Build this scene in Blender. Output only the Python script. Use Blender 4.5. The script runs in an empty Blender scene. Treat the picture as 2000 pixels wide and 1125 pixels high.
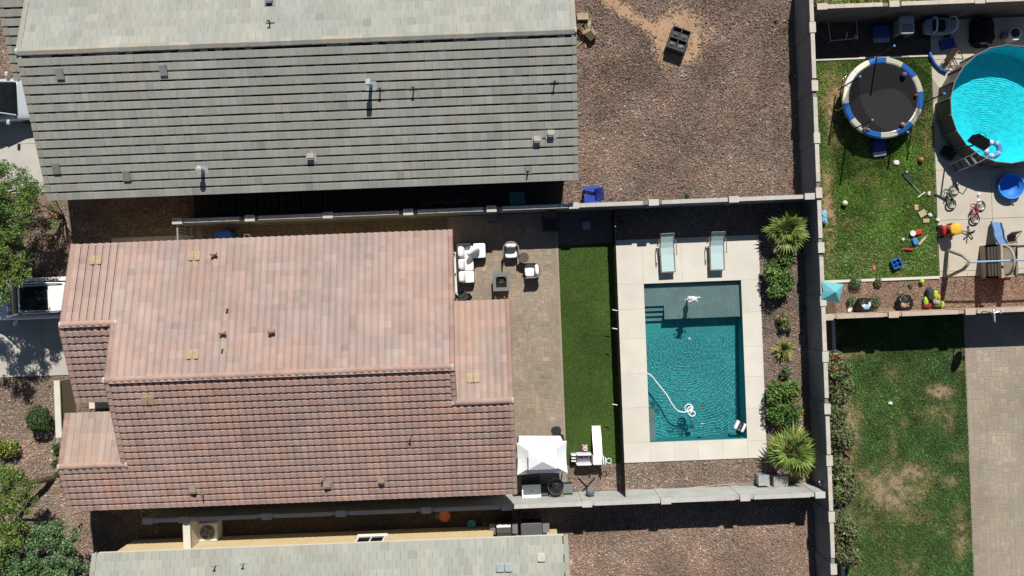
import bpy, math, random
import numpy as np
from mathutils import Vector, Matrix, Euler
rnd = random.Random(7); rng = np.random.default_rng(7)
sc = bpy.context.scene
# ---------------------------------------------------------------- camera: drone looking straight down
A = 0.039; S = 43.0; H = 37.6           # lot is turned 2.2 degrees in the picture; 43 px per metre at ground; 37.6 m up
cam = bpy.data.cameras.new('camera'); camo = bpy.data.objects.new('camera', cam); sc.collection.objects.link(camo)
cam.sensor_width = 36; cam.lens = 36*(H*S)/2000; cam.clip_end = 500; cam.clip_start = .5
camo.location = (0, 0, H); camo.rotation_euler = (0, 0, -A); sc.camera = camo
# ---------------------------------------------------------------- sky, sun, exposure
SUN = Vector((.168, .92, 1)).normalized()
w = bpy.data.worlds.new('World'); sc.world = w; w.use_nodes = True
nt = w.node_tree; bg = nt.nodes['Background']; sky = nt.nodes.new('ShaderNodeTexSky'); sky.sky_type = 'NISHITA'; sky.sun_disc = False
sky.sun_elevation = math.asin(SUN.z); sky.sun_rotation = math.atan2(SUN.x, SUN.y); sky.air_density = .9; sky.dust_density = .4; sky.altitude = 400
nt.links.new(sky.outputs[0], bg.inputs[0]); bg.inputs[1].default_value = .05
sl = bpy.data.lights.new('sun', 'SUN'); sl.energy = 5.0; sl.angle = math.radians(.53); sl.color = (1, .955, .89)
so = bpy.data.objects.new('sun', sl); sc.collection.objects.link(so); so.rotation_euler = (-SUN).to_track_quat('-Z', 'Y').to_euler(); so.location = (0, 20, 40)
vs = sc.view_settings; vs.view_transform = 'Standard'; vs.look = 'None'; vs.gamma = 1; vs.use_curve_mapping = False; vs.exposure = .2
sc.cycles.max_bounces = 8; sc.cycles.transparent_max_bounces = 16
# ---------------------------------------------------------------- helpers
def P(px, py, z=0):                      # photo pixel (2000 px wide) seen at height z -> place in metres
    k = (1-z/H)/S; dx = (px-1000)*k; dy = (562.5-py)*k
    return Vector((dx*math.cos(A)+dy*math.sin(A), -dx*math.sin(A)+dy*math.cos(A), z))
def lin(c): c = c/255; return c/12.92 if c <= .04045 else ((c+.055)/1.055)**2.4
def C(r, g, b, k=1.0): return (lin(r)*k, lin(g)*k, lin(b)*k)
def vnoise(x, y, s, seed=0):             # smooth value noise, 0..1
    x = np.asarray(x, float)/s+1000; y = np.asarray(y, float)/s+1000
    xi = np.floor(x).astype(np.int64); yi = np.floor(y).astype(np.int64); fx = x-xi; fy = y-yi
    fx = fx*fx*(3-2*fx); fy = fy*fy*(3-2*fy)
    def h(a, b):
        n = (a*374761393+b*668265263+seed*974711) & 0x7fffffff
        n = ((n ^ (n >> 13))*1274126177) & 0x7fffffff
        return ((n ^ (n >> 16)) & 0xffff)/65535.
    return (h(xi, yi)*(1-fx)+h(xi+1, yi)*fx)*(1-fy)+(h(xi, yi+1)*(1-fx)+h(xi+1, yi+1)*fx)*fy
MATS = {}
def M(name, col, rough=.75, var=.1, scale=4., bump=0., bscale=60., metal=0., tint=False, spec=.35, coat=0., fine=.0, trans=0., alpha=1., streak=0.):
    if name in MATS: return MATS[name]
    m = bpy.data.materials.new(name); m.use_nodes = True; n = m.node_tree.nodes; L = m.node_tree.links; b = n['Principled BSDF']
    g = n.new('ShaderNodeNewGeometry')
    def noise(sca, det=3):
        t = n.new('ShaderNodeTexNoise'); t.inputs['Scale'].default_value = sca; t.inputs['Detail'].default_value = det
        L.new(g.outputs['Position'], t.inputs['Vector']); return t
    def mul(a, bb):
        v = n.new('ShaderNodeVectorMath'); v.operation = 'MULTIPLY'; L.new(a, v.inputs[0])
        if isinstance(bb, tuple): v.inputs[1].default_value = bb
        else: L.new(bb, v.inputs[1])
        return v.outputs[0]
    def rng_(t, v):
        r = n.new('ShaderNodeMapRange'); r.inputs[1].default_value = .3; r.inputs[2].default_value = .7; r.inputs[3].default_value = 1-v; r.inputs[4].default_value = 1+v
        L.new(t.outputs[0], r.inputs[0]); return r.outputs[0]
    out = mul(rng_(noise(scale), var), tuple(col[:3]))
    if fine: out = mul(out, rng_(noise(bscale, 2), fine))
    if streak:
        sm = n.new('ShaderNodeVectorMath'); sm.operation = 'MULTIPLY'; sm.inputs[1].default_value = (5, .45, .45); L.new(g.outputs['Position'], sm.inputs[0]); t = noise(1, 4); L.new(sm.outputs[0], t.inputs['Vector']); out = mul(out, rng_(t, streak))
    if tint:
        a = n.new('ShaderNodeAttribute'); a.attribute_name = 'tint'; out = mul(out, a.outputs['Color'])
    L.new(out, b.inputs['Base Color'])
    b.inputs['Roughness'].default_value = rough; b.inputs['Metallic'].default_value = metal; b.inputs['Specular IOR Level'].default_value = spec
    b.inputs['Coat Weight'].default_value = coat; b.inputs['Coat Roughness'].default_value = .05; b.inputs['Alpha'].default_value = alpha
    if trans: b.inputs['Transmission Weight'].default_value = trans
    if bump:
        bp = n.new('ShaderNodeBump'); bp.inputs['Strength'].default_value = bump; bp.inputs['Distance'].default_value = .02
        L.new(noise(bscale, 4).outputs[0], bp.inputs['Height']); L.new(bp.outputs[0], b.inputs['Normal'])
    MATS[name] = m; return m
def mesh_np(name, V, F, mat, tint=None, smooth=False):
    V = np.ascontiguousarray(V, np.float32); F = np.ascontiguousarray(F, np.int32); k = F.shape[1]; nf = len(F)
    me = bpy.data.meshes.new(name); me.vertices.add(len(V)); me.vertices.foreach_set('co', V.ravel())
    me.loops.add(nf*k); me.loops.foreach_set('vertex_index', F.ravel()); me.polygons.add(nf)
    me.polygons.foreach_set('loop_start', np.arange(0, nf*k, k, dtype=np.int32))
    me.polygons.foreach_set('use_smooth', np.full(nf, bool(smooth)))
    me.update(calc_edges=True)
    t = np.ones((nf, 4), np.float32)
    if tint is not None: t[:, :3] = tint
    me.attributes.new('tint', 'FLOAT_COLOR', 'FACE').data.foreach_set('color', t.ravel())
    me.materials.append(mat); return me
class MB:                                # collects shapes for ONE part
    def __init__(s): s.v = []; s.f = []; s.t = []; s.tint = (1, 1, 1); s.X = None
    def add(s, vs, fs):
        o = len(s.v)
        for p in vs:
            p = Vector(p); s.v.append(tuple(s.X @ p) if s.X is not None else tuple(p))
        for f in fs: s.f.append([i+o for i in f]); s.t.append(s.tint)
        return s
    def box(s, c, d, rz=0, rx=0, ry=0, taper=1.):
        R = Euler((rx, ry, rz)).to_matrix(); x, y, z = d[0]/2, d[1]/2, d[2]/2; c = Vector(c); vs = []
        for k in (-1, 1):
            q = taper if k > 0 else 1
            for (i, j) in ((-1, -1), (1, -1), (1, 1), (-1, 1)): vs.append(c+R @ Vector((i*x*q, j*y*q, k*z)))
        return s.add(vs, [[3, 2, 1, 0], [4, 5, 6, 7], [0, 1, 5, 4], [1, 2, 6, 5], [2, 3, 7, 6], [3, 0, 4, 7]])
    def b2(s, x0, x1, y0, y1, z0, z1): return s.box(((x0+x1)/2, (y0+y1)/2, (z0+z1)/2), (abs(x1-x0), abs(y1-y0), abs(z1-z0)))
    def tube(s, pts, r, n=6, closed=False, cap=True):
        pts = [Vector(p) for p in pts]; m = len(pts); rr = r if isinstance(r, (list, tuple)) else [r]*m; vs = []; up = None
        for i, p in enumerate(pts):
            a = pts[(i-1) % m] if (closed or i > 0) else p; b = pts[(i+1) % m] if (closed or i < m-1) else p
            t = (b-a).normalized()
            if up is None: up = Vector((0, 0, 1)) if abs(t.z) < .9 else Vector((1, 0, 0))
            e = up-t*up.dot(t); e.normalize(); up = e; f = t.cross(e)
            for j in range(n): q = 2*math.pi*j/n; vs.append(p+(e*math.cos(q)+f*math.sin(q))*rr[i])
        fs = []
        for i in range(m if closed else m-1):
            for j in range(n): a = i*n; b = ((i+1) % m)*n; fs.append([a+j, a+(j+1) % n, b+(j+1) % n, b+j])
        if cap and not closed: fs.append(list(range(n))[::-1]); fs.append([(m-1)*n+j for j in range(n)])
        return s.add(vs, fs)
    def cyl(s, c, r, h, n=20, r2=None): 
        c = Vector(c); return s.tube([c, c+Vector((0, 0, h))], [r, r if r2 is None else r2], n)
    def ell(s, c, r, nu=14, nv=8, e=1., jit=0):     # ellipsoid; e<1 gives a rounded box
        c = Vector(c); r = (r, r, r) if not isinstance(r, (tuple, list)) else r; vs = []
        pw = lambda q: math.copysign(abs(q)**e, q)
        for i in range(nv+1):
            th = -math.pi/2+math.pi*i/nv
            for j in range(nu):
                ph = 2*math.pi*j/nu; k = 1+(rnd.uniform(-jit, jit) if jit else 0)
                vs.append(c+Vector((r[0]*pw(math.cos(th))*pw(math.cos(ph))*k, r[1]*pw(math.cos(th))*pw(math.sin(ph))*k, r[2]*pw(math.sin(th))*k)))
        return s.add(vs, [[i*nu+j, i*nu+(j+1) % nu, (i+1)*nu+(j+1) % nu, (i+1)*nu+j] for i in range(nv) for j in range(nu)])
    def rbox(s, c, d, e=.25, rz=0, nu=24, nv=10):   # cushion-like rounded box
        old = s.X; B = Matrix.Translation(Vector(c)) @ Matrix.Rotation(rz, 4, 'Z'); s.X = B if old is None else old @ B
        s.ell((0, 0, 0), (d[0]/2, d[1]/2, d[2]/2), nu, nv, e); s.X = old; return s
    def prism(s, poly, z0, z1):
        n = len(poly); vs = [(p[0], p[1], z0) for p in poly]+[(p[0], p[1], z1) for p in poly]
        return s.add(vs, [list(range(n))[::-1], list(range(n, 2*n))]+[[i, (i+1) % n, n+(i+1) % n, n+i] for i in range(n)])
    def prismx(s, poly, x0, x1):                    # profile in YZ pushed along X
        n = len(poly); vs = [(x0, p[0], p[1]) for p in poly]+[(x1, p[0], p[1]) for p in poly]
        return s.add(vs, [list(range(n)), list(range(n, 2*n))[::-1]]+[[i, n+i, n+(i+1) % n, (i+1) % n] for i in range(n)])
    def prismy(s, poly, y0, y1):
        n = len(poly); vs = [(p[0], y0, p[1]) for p in poly]+[(p[0], y1, p[1]) for p in poly]
        return s.add(vs, [list(range(n))[::-1], list(range(n, 2*n))]+[[i, (i+1) % n, n+(i+1) % n, n+i] for i in range(n)])
    def lathe(s, prof, c=(0, 0, 0), n=24):
        c = Vector(c); vs = [c+Vector((r*math.cos(2*math.pi*j/n), r*math.sin(2*math.pi*j/n), z)) for r, z in prof for j in range(n)]
        return s.add(vs, [[i*n+j, i*n+(j+1) % n, (i+1)*n+(j+1) % n, (i+1)*n+j] for i in range(len(prof)-1) for j in range(n)])
    def torus(s, c, R, r, n=24, m=8, ax='z', arc=(0, 2*math.pi)):
        c = Vector(c); full = abs(arc[1]-arc[0]-2*math.pi) < 1e-6; k = n if full else n+1; pts = []
        for i in range(k):
            q = arc[0]+(arc[1]-arc[0])*i/n; a, b = R*math.cos(q), R*math.sin(q)
            pts.append(c+Vector({'z': (a, b, 0), 'y': (a, 0, b), 'x': (0, a, b)}[ax]))
        return s.tube(pts, r, m, closed=full)
    def mesh(s, name, mat, smooth=False):
        me = bpy.data.meshes.new(name); me.from_pydata(s.v, [], s.f)
        if smooth: me.polygons.foreach_set('use_smooth', [True]*len(s.f))
        t = np.ones((len(s.f), 4), np.float32); t[:, :3] = np.array(s.t)
        me.attributes.new('tint', 'FLOAT_COLOR', 'FACE').data.foreach_set('color', t.ravel())
        me.materials.append(mat); me.update(); return me
    def build(s, name, mat, parent=None, smooth=False, kind=None, label=None): return link(name, s.mesh(name, mat, smooth), parent, kind, label)
def link(name, me, parent=None, kind=None, label=None):
    o = bpy.data.objects.new(name, me); sc.collection.objects.link(o)
    if parent: o.parent = parent
    if kind: o['kind'] = kind
    if label: o['label'] = label
    return o
def tag(o, label, cat, group=None):
    o['label'] = label; o['category'] = cat
    if group: o['group'] = group
    return o
def thing(name, label, cat, loc=(0, 0, 0), rot=0, group=None):
    o = bpy.data.objects.new(name, None); sc.collection.objects.link(o); o.empty_display_size = .2
    o.location = loc; o.rotation_euler = rot if isinstance(rot, tuple) else (0, 0, rot)
    return tag(o, label, cat, group)
def dup(root, loc, rot, label):
    r = root.copy(); sc.collection.objects.link(r); r.location = loc; r.rotation_euler = rot if isinstance(rot, tuple) else (0, 0, rot); r['label'] = label
    for ch in list(root.children):
        c = ch.copy(); sc.collection.objects.link(c); c.parent = r
        for g in ch.children: d = g.copy(); sc.collection.objects.link(d); d.parent = c
    return r
def struct(name, mb, mat): return mb.build(name, mat, None, kind='structure')
def inpoly(x, y, poly):
    r = np.zeros(len(x), bool); n = len(poly); j = n-1
    for i in range(n):
        xi, yi = poly[i]; xj, yj = poly[j]
        r ^= ((yi > y) != (yj > y)) & (x < (xj-xi)*(y-yi)/((yj-yi) or 1e-9)+xi); j = i
    return r
# ---------------------------------------------------------------- materials
K = 1/1.28
m_soil = M('soil', C(138, 116, 98, K), .95, .18, 1.2, .4, 50, fine=.15)
m_stone = M('gravel_stone', (.236, .185, .152), .9, .16, .7, tint=True)
m_conc = M('concrete', C(226, 220, 207, K), .85, .06, .9, .1, 40, fine=.06, tint=True)
m_drive = M('driveway_concrete', C(198, 194, 184, K), .85, .07, 1.0, .1, 40, fine=.05, tint=True)
m_paver = M('paver_stone', C(164, 151, 134, K), .85, .1, .9, .25, 90, fine=.1, tint=True)
m_stucco = M('cream_stucco', C(226, 203, 158, K), .9, .05, 2, .2, 80)
m_stuccow = M('pale_stucco', C(226, 222, 205, K), .9, .05, 2, .2, 80)
m_white = M('white_paint', (.78, .78, .76), .5, .03, 3)
m_offwhite = M('off_white_paint', C(235, 228, 214, K), .6, .05, 3)
m_wplastic = M('white_plastic', (.76, .77, .78), .35, .03, 3)
m_black = M('black_plastic', (.016, .016, .018), .5, .2, 6)
m_dark = M('dark_grey', (.035, .037, .04), .6, .15, 6)
m_grey = M('mid_grey', (.16, .165, .17), .6, .1, 5)
m_lgrey = M('light_grey_metal', (.5, .51, .52), .35, .06, 5, metal=.5)
m_steel = M('steel', (.55, .55, .53), .3, .08, 8, metal=.9)
m_iron = M('black_iron', (.012, .012, .013), .45, .1, 6)
m_glass = M('dark_glass', (.01, .013, .017), .06, .1, 3, spec=.6)
m_wood = M('weathered_wood', C(150, 136, 115, K), .85, .2, 8, .3, 60, tint=True)
m_bark = M('tree_bark', (.07, .05, .036), .95, .3, 10, .6, 40)
m_leaf = M('leaf', (1.0, 1.0, .98), .6, .12, 2, tint=True, spec=.25)
m_col = M('painted_plastic', (.88, .88, .88), .55, .12, 5, .1, 30, tint=True, fine=.06)
m_cloth = M('fabric', (.9, .9, .9), .9, .06, 8, .3, 120, tint=True)
m_tile_s = M('clay_barrel_tile', (.36, .268, .233), .8, .06, .8, .2, 60, tint=True, fine=.06, streak=.07)
m_tile_g = M('grey_flat_tile', (.306, .308, .272), .85, .05, .7, .3, 45, tint=True, fine=.08, streak=.06)
m_under = M('roof_underlay', (.02, .019, .018), .9)
# ================================================================ THE SETTING
PX0, PX1, PY0, PY1 = 5.98, 10.39, -7.24, -.045      # pool
DX0, DX1, DY0, DY1 = 4.68, 11.26, -8.13, 1.98       # deck
g = MB(); B = 250; e = .25
for (x0, x1, y0, y1) in ((-B, PX0-e, -B, B), (PX1+e, B, -B, B), (PX0-e, PX1+e, -B, PY0-e), (PX0-e, PX1+e, PY1+e, B)):
    g.add([(x0, y0, 0), (x1, y0, 0), (x1, y1, 0), (x0, y1, 0)], [[0, 1, 2, 3]])
struct('ground', g, m_soil)
m_sand = M('pale_sand', C(184, 152, 122, K), .95, .14, 1.5, .4, 50, fine=.12)
c_ = P(1325, 78); m = MB(); m.prism([(c_.x+(1.5+.22*math.sin(3*a)+.15*math.sin(7*a+1))*math.cos(a), c_.y+.1+(1.55+.2*math.sin(2*a+1)+.12*math.sin(5*a))*math.sin(a)) for a in np.linspace(0, 6.283, 40, endpoint=False)], -.02, .006); struct('sand_patch', m, m_sand)
tk = [P(1150, -30), P(1205, 12), P(1250, 40), P(1295, 66)]; m = MB(); lf = []; rt = []
for i in range(31):
    t = i/10; k = min(int(t), 2); q = tk[k].lerp(tk[k+1], t-k); d = (tk[k+1]-tk[k]).normalized(); s_ = Vector((-d.y, d.x, 0))*(.32+.08*math.sin(i*1.1)); lf.append((q+s_).xy); rt.append((q-s_).xy)
for i in range(30): m.prism([rt[i], rt[i+1], lf[i+1], lf[i]], -.02, .004+.00001*i)
struct('dirt_track', m, m_sand)
# ---- gravel: loose stones lying on the soil
def sandy(x, y):                          # 0 gravel .. 1 bare sand (worn track and ring round the planter)
    c = P(1325, 78); r = np.zeros(len(x))
    r = np.maximum(r, np.clip(1.15-np.hypot((x-c.x)/1.15, (y-c.y-.1)/1.25)**2*.9, 0, 1))
    track = [P(1160, -20), P(1205, 12), P(1250, 40), P(1290, 62)]
    for a, b in zip(track, track[1:]):
        d = b-a; t = np.clip(((x-a.x)*d.x+(y-a.y)*d.y)/(d.x**2+d.y**2), 0, 1)
        r = np.maximum(r, np.clip(1-np.hypot(x-a.x-t*d.x, y-a.y-t*d.y)/.42, 0, 1)*.95)
    for (px, py, sx, sy, k) in ((1335, 930, 60, 12, .0), (1555, 1100, 30, 60, .55), (1180, 935, 16, 14, .6), (1470, 915, 22, 8, .5), (1500, 215, 16, 8, .35), (1420, 190, 14, 7, .3), (1350, 330, 60, 30, .25), (160, 1040, 40, 60, .55), (140, 1010, 45, 18, .4), (180, 350, 60, 60, .4), (1140, 340, 18, 60, .3)):
        q = P(px, py); r = np.maximum(r, k*np.clip(1.3-np.hypot((x-q.x)*S/sx, (y-q.y)*S/sy), 0, 1))
    return r*(.5+1.0*vnoise(x, y, .22, 5))
def gravel(label, rects, dens, hue=(1, 1, 1), size=1.):
    xs = []; ys = []
    for (x0, x1, y0, y1) in rects:
        n = int((x1-x0)*(y1-y0)*dens); xs.append(rng.uniform(x0, x1, n)); ys.append(rng.uniform(y0, y1, n))
    x = np.concatenate(xs); y = np.concatenate(ys)
    keep = rng.random(len(x)) > np.clip(sandy(x, y)*1.35, 0, .96); x = x[keep]; y = y[keep]; n = len(x)
    s = rng.gamma(6, .0052, n)*size+.011; a = rng.uniform(0, 6.28, n)
    V = np.zeros((n, 5, 3)); 
    for k in range(4):
        q = a+k*math.pi/2+rng.uniform(-.45, .45, n); r = s*rng.uniform(.65, 1.25, n)*(1 if k % 2 else .75)
        V[:, k, 0] = x+r*np.cos(q); V[:, k, 1] = y+r*np.sin(q); V[:, k, 2] = -.002
    V[:, 4, 0] = x+s*rng.uniform(-.45, .45, n); V[:, 4, 1] = y+s*rng.uniform(-.45, .45, n); V[:, 4, 2] = s*rng.uniform(.5, 1.1, n)
    i = np.arange(n)[:, None]*5
    F = np.concatenate([i+np.array([[0, 1, 4]]), i+np.array([[1, 2, 4]]), i+np.array([[2, 3, 4]]), i+np.array([[3, 0, 4]])])
    b = np.exp(rng.normal(-.01, .27, n))*(.72+.5*vnoise(x, y, 1.6, 3))*(.85+.3*vnoise(x, y, .35, 4)); red = rng.normal(0, .05, n)+(vnoise(x, y, .8, 9)-.5)*.1
    pale = rng.random(n) < .06; b[pale] *= 1.7; b = np.clip(b, .28, 2.9)
    t = np.stack([b*(1+red)*hue[0], b*(1-red*.5)*hue[1], b*(1-red*.7)*hue[2]], 1)
    o = link('gravel', mesh_np('gravel', V.reshape(-1, 3), F, m_stone, np.tile(t, (4, 1))), kind='stuff')
    tag(o, label, 'gravel')
gravel('reddish brown gravel covering the bare yard behind the grey roofed house', [(2.55, 13.2, 3.62, 13.4)], 800, (1.0, .96, .95))
gravel('brown gravel strips around the pale pool deck', [(4.75, 13.2, 2.03, 3.35), (11.3, 13.2, -9.3, 2.03), (2.2, 11.3, -9.33, -8.17)], 800, (.98, .98, .98))
gravel('pinkish gravel yard below the grey block wall', [(-.3, 13.2, -13.9, -9.6)], 720, (1.08, 1.0, .96))
gravel('brown gravel of the front yard beside the driveways', [(-25.5, -19.45, -14.2, -3.2), (-19.45, -18.3, -14.2, -4.8), (-19.45, -17.5, -3.85, -3.2), (-25.5, -16.4, 1.0, 4.6), (-18.8, -14.4, 3.0, 4.9), (-25.5, -19.0, 9.6, 14), (-20.6, -17.2, -14, -8.7), (-19, -16.5, -10.6, -8.7), (-19.4, -18.4, -5.2, -4.78)], 520, (1.02, 1.0, .97))
gravel('pinkish gravel strip along the play yard wall', [(13.65, 23.5, -1.66, -.37)], 600, (1.25, 1.05, .95), .8)
# ---- concrete
def slab(name, x0, x1, y0, y1, z1, mat, par=None, tint=None, gap=.008):
    m = MB(); 
    if tint is None: q = rnd.uniform(.96, 1.03); tint = (q, q, q*rnd.uniform(.98, 1.01))
    m.tint = tint; m.b2(x0+gap, x1-gap, y0+gap, y1-gap, z1-.1, z1)
    return m.build(name, mat, par)
def base(name, x0, x1, y0, y1, z, mat):
    m = MB(); m.add([(x0, y0, z), (x1, y0, z), (x1, y1, z), (x0, y1, z)], [[0, 1, 2, 3]]); return struct(name, m, mat)
m_joint = M('joint_filler', (.26, .235, .2), .95, .1)
dr = base('driveway', -27, -17.6, -3.18, 1.0, .012, m_joint)
for x0, x1 in ((-27, -24.2), (-24.2, -21.4), (-21.4, -17.7)):
    for y0, y1 in ((-3.16, -1.1), (-1.1, .98)): slab('slab', x0, x1, y0, y1, .05, m_drive, dr)
dr2 = base('driveway', -27, -18.4, 5.15, 9.6, .012, m_joint)
for x0, x1 in ((-27, -24.0), (-24.0, -21.0), (-21.0, -18.5)):
    for y0, y1 in ((5.17, 7.4), (7.4, 9.58)): slab('slab', x0, x1, y0, y1, .05, m_drive, dr2)
pw = base('side_path', -18.1, -14.3, 2.35, 3.0, .012, m_joint)
for k in range(4): slab('slab', -18.08+k*.94, -18.08+(k+1)*.94, 2.37, 2.98, .045, m_drive, pw)
en = base('entry_path', -19.4, -16.2, -4.75, -3.85, .014, m_joint)
for k in range(3): slab('slab', -19.38+k*1.06, -19.38+(k+1)*1.06, -4.73, -3.87, .055, m_conc, en)
# ---- pool deck: each slab with its joint
ring = MB()
for (x0, x1, y0, y1) in ((DX0+.02, PX0-.06, DY0+.02, DY1-.02), (PX1+.06, DX1-.02, DY0+.02, DY1-.02), (PX0-.06, PX1+.06, DY0+.02, PY0-.06), (PX0-.06, PX1+.06, PY1+.06, DY1-.02)): ring.b2(x0, x1, y0, y1, -.09, .052)
deck = struct('pool_deck', ring, m_joint)
def yy(px, py): return P(px, py).y
NX = [DX0, P(1255, 510).x, P(1331, 510).x, P(1409, 510).x, DX1]
for a, b in zip(NX, NX[1:]): slab('slab', a, b, PY1, DY1, .06, m_conc, deck, gap=.0035)
LY = [PY1]+[yy(1235, q) for q in (604, 661, 730, 796, 865)]
for a, b in zip(LY, LY[1:]): slab('slab', DX0, PX0, b, a, .06, m_conc, deck, gap=.0035)
RY = [PY1]+[yy(1470, q) for q in (609, 676, 735, 797, 860)]
for a, b in zip(RY, RY[1:]): slab('slab', PX1, DX1, b, a, .06, m_conc, deck, gap=.0035)
BX = [DX0, PX0]+[P(q, 880).x for q in (1316, 1363, 1412)]+[PX1, DX1]
for i, (a, b) in enumerate(zip(BX, BX[1:])): slab('slab', a, b, DY0, LY[-1] if i == 0 else (RY[-1] if i == 6-1 else PY0), .06, m_conc, deck, gap=.0035)
# ---- pavers
def pavers(owner, x0, x1, y0, y1, u, z, hue, spread, nobj, skip=None):
    nx = int((x1-x0)/u); ny = int((y1-y0)/u); occ = np.zeros((nx, ny), bool); out = []
    for j in range(ny):
        for i in range(nx):
            if occ[i, j]: continue
            opts = [(2, 2), (3, 2), (2, 2), (2, 1), (1, 2), (2, 3), (3, 2)]; rnd.shuffle(opts)
            for (a, b) in opts+[(1, 1)]:
                if i+a <= nx and j+b <= ny and not occ[i:i+a, j:j+b].any(): break
            occ[i:i+a, j:j+b] = True; out.append((x0+(i+a/2)*u, y0+(j+b/2)*u, a*u, b*u))
    if skip: out = [q for q in out if not skip(q[0], q[1])]
    out.sort(key=lambda q: -(q[2]*q[3])*(1 if not (y1-q[1] < 1.5) else .4)+rnd.uniform(0, .02))
    cache = {}; rest = MB()
    for n_, (cx, cy, a, b) in enumerate(out):
        nb = float(vnoise([cx], [cy], 1.1, 11)[0])-.5; nr = float(vnoise([cx], [cy], .9, 21)[0])-.5
        q = math.exp(rnd.gauss(0, spread)+nb*.25); r = nr*.07+rnd.gauss(0, .018)
        if n_ < nobj:
            k = (round(a, 3), round(b, 3), round(q*7), round(r*14))
            if k not in cache:
                m = MB(); q2 = k[2]/7; r2 = k[3]/14; m.tint = (hue[0]*q2*(1+r2), hue[1]*q2, hue[2]*q2*(1-r2)); pv(m, 0, 0, 0, a, b); cache[k] = m.mesh('paver', m_paver)
            o = link('paver', cache[k], owner); o.location = (cx, cy, z+rnd.uniform(-.002, .002))
        else:
            rest.tint = (hue[0]*q*(1+r), hue[1]*q, hue[2]*q*(1-r)); pv(rest, cx, cy, z+rnd.uniform(-.002, .002), a, b)
    if len(rest.v): rest.build('paver_field', m_paver, owner, kind='stuff')
def pv(m, x, y, z, a, b):
    a = a/2-.005; b = b/2-.005; c = .012
    m.add([(x-a, y-b, z-.03), (x+a, y-b, z-.03), (x+a, y+b, z-.03), (x-a, y+b, z-.03), (x-a, y-b, z-c), (x+a, y-b, z-c), (x+a, y+b, z-c), (x-a, y+b, z-c),
           (x-a+c, y-b+c, z), (x+a-c, y-b+c, z), (x+a-c, y+b-c, z), (x-a+c, y+b-c, z)],
          [[0, 1, 5, 4], [1, 2, 6, 5], [2, 3, 7, 6], [3, 0, 4, 7], [4, 5, 9, 8], [5, 6, 10, 9], [6, 7, 11, 10], [7, 4, 8, 11], [8, 9, 10, 11]])
pt = base('paver_patio', -2.7, 2.16, -9.33, 3.34, .034, m_joint)
pavers(pt, -2.65, 2.06, -8.6, 3.3, .1, .045, (.97, .93, .89), .075, 300, skip=lambda x, y: x < -.5 and y < -.8)
for k in range(46): slab('edging_paver', 2.06, 2.17, -8.6+k*.2585, -8.6+(k+1)*.2585, .052, m_paver, pt, tint=(1.05, 1.02, .98), gap=.003)
sp = base('side_yard_path', -14.2, -2.72, 2.2, 3.34, .011, m_joint)
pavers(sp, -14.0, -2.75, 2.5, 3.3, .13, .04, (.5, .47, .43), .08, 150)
p2 = base('paver_patio', 20.42, 24.6, -14.6, -1.92, .036, m_joint)
pavers(p2, 20.46, 24.4, -14.4, -1.98, .112, .045, (1.06, 1.06, 1.05), .04, 300)
# ---- lawns and turf
m_lawn = M('lawn_soil', (1, 1, 1), .95, .15, 3, .4, 60, tint=True, fine=.18)
def sheet(name, x0, x1, y0, y1, z, step, fn, mat):
    nx = int((x1-x0)/step)+1; ny = int((y1-y0)/step)+1; X, Y = np.meshgrid(np.linspace(x0, x1, nx), np.linspace(y0, y1, ny))
    V = np.stack([X.ravel(), Y.ravel(), np.full(X.size, z)], 1); i = np.arange(nx*ny).reshape(ny, nx)
    F = np.stack([i[:-1, :-1].ravel(), i[:-1, 1:].ravel(), i[1:, 1:].ravel(), i[1:, :-1].ravel()], 1)
    c = V[F].mean(1); return link(name, mesh_np(name, V, F, mat, fn(c[:, 0], c[:, 1])), kind='structure')
def blades(label, x, y, hgt, wid, tint, z, flat=.6):
    n = len(x); a = rng.uniform(0, 6.28, n); h = hgt*rng.uniform(.5, 1.3, n); w_ = wid*rng.uniform(.6, 1.4, n); l = rng.uniform(.2, 1, n)*flat
    ca, sa = np.cos(a), np.sin(a); V = np.zeros((n, 3, 3))
    V[:, 0] = np.stack([x-sa*w_, y+ca*w_, np.full(n, z)], 1); V[:, 1] = np.stack([x+sa*w_, y-ca*w_, np.full(n, z)], 1)
    V[:, 2] = np.stack([x+ca*h*l*1.6, y+sa*h*l*1.6, z+h*(1-.5*l)], 1)
    tag(link('grass', mesh_np('grass', V.reshape(-1, 3), np.arange(3*n).reshape(n, 3), m_leaf, tint), kind='stuff'), label, 'grass')
def patchy(patches, s1, seed):
    def f(x, y):
        r = np.clip((vnoise(x, y, s1, seed)-.66)*1.6, 0, .35)
        for (px, py, sx, sy, k) in patches:
            q = P(px, py); r = np.maximum(r, k*np.clip(1.35-np.hypot((x-q.x)*S/sx, (y-q.y)*S/sy)*.85, 0, 1))
        return np.clip(r*(.1+1.1*vnoise(x, y, .16, seed+1)+.75*vnoise(x, y, .45, seed+2))*.92, 0, 1)
    return f
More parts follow.
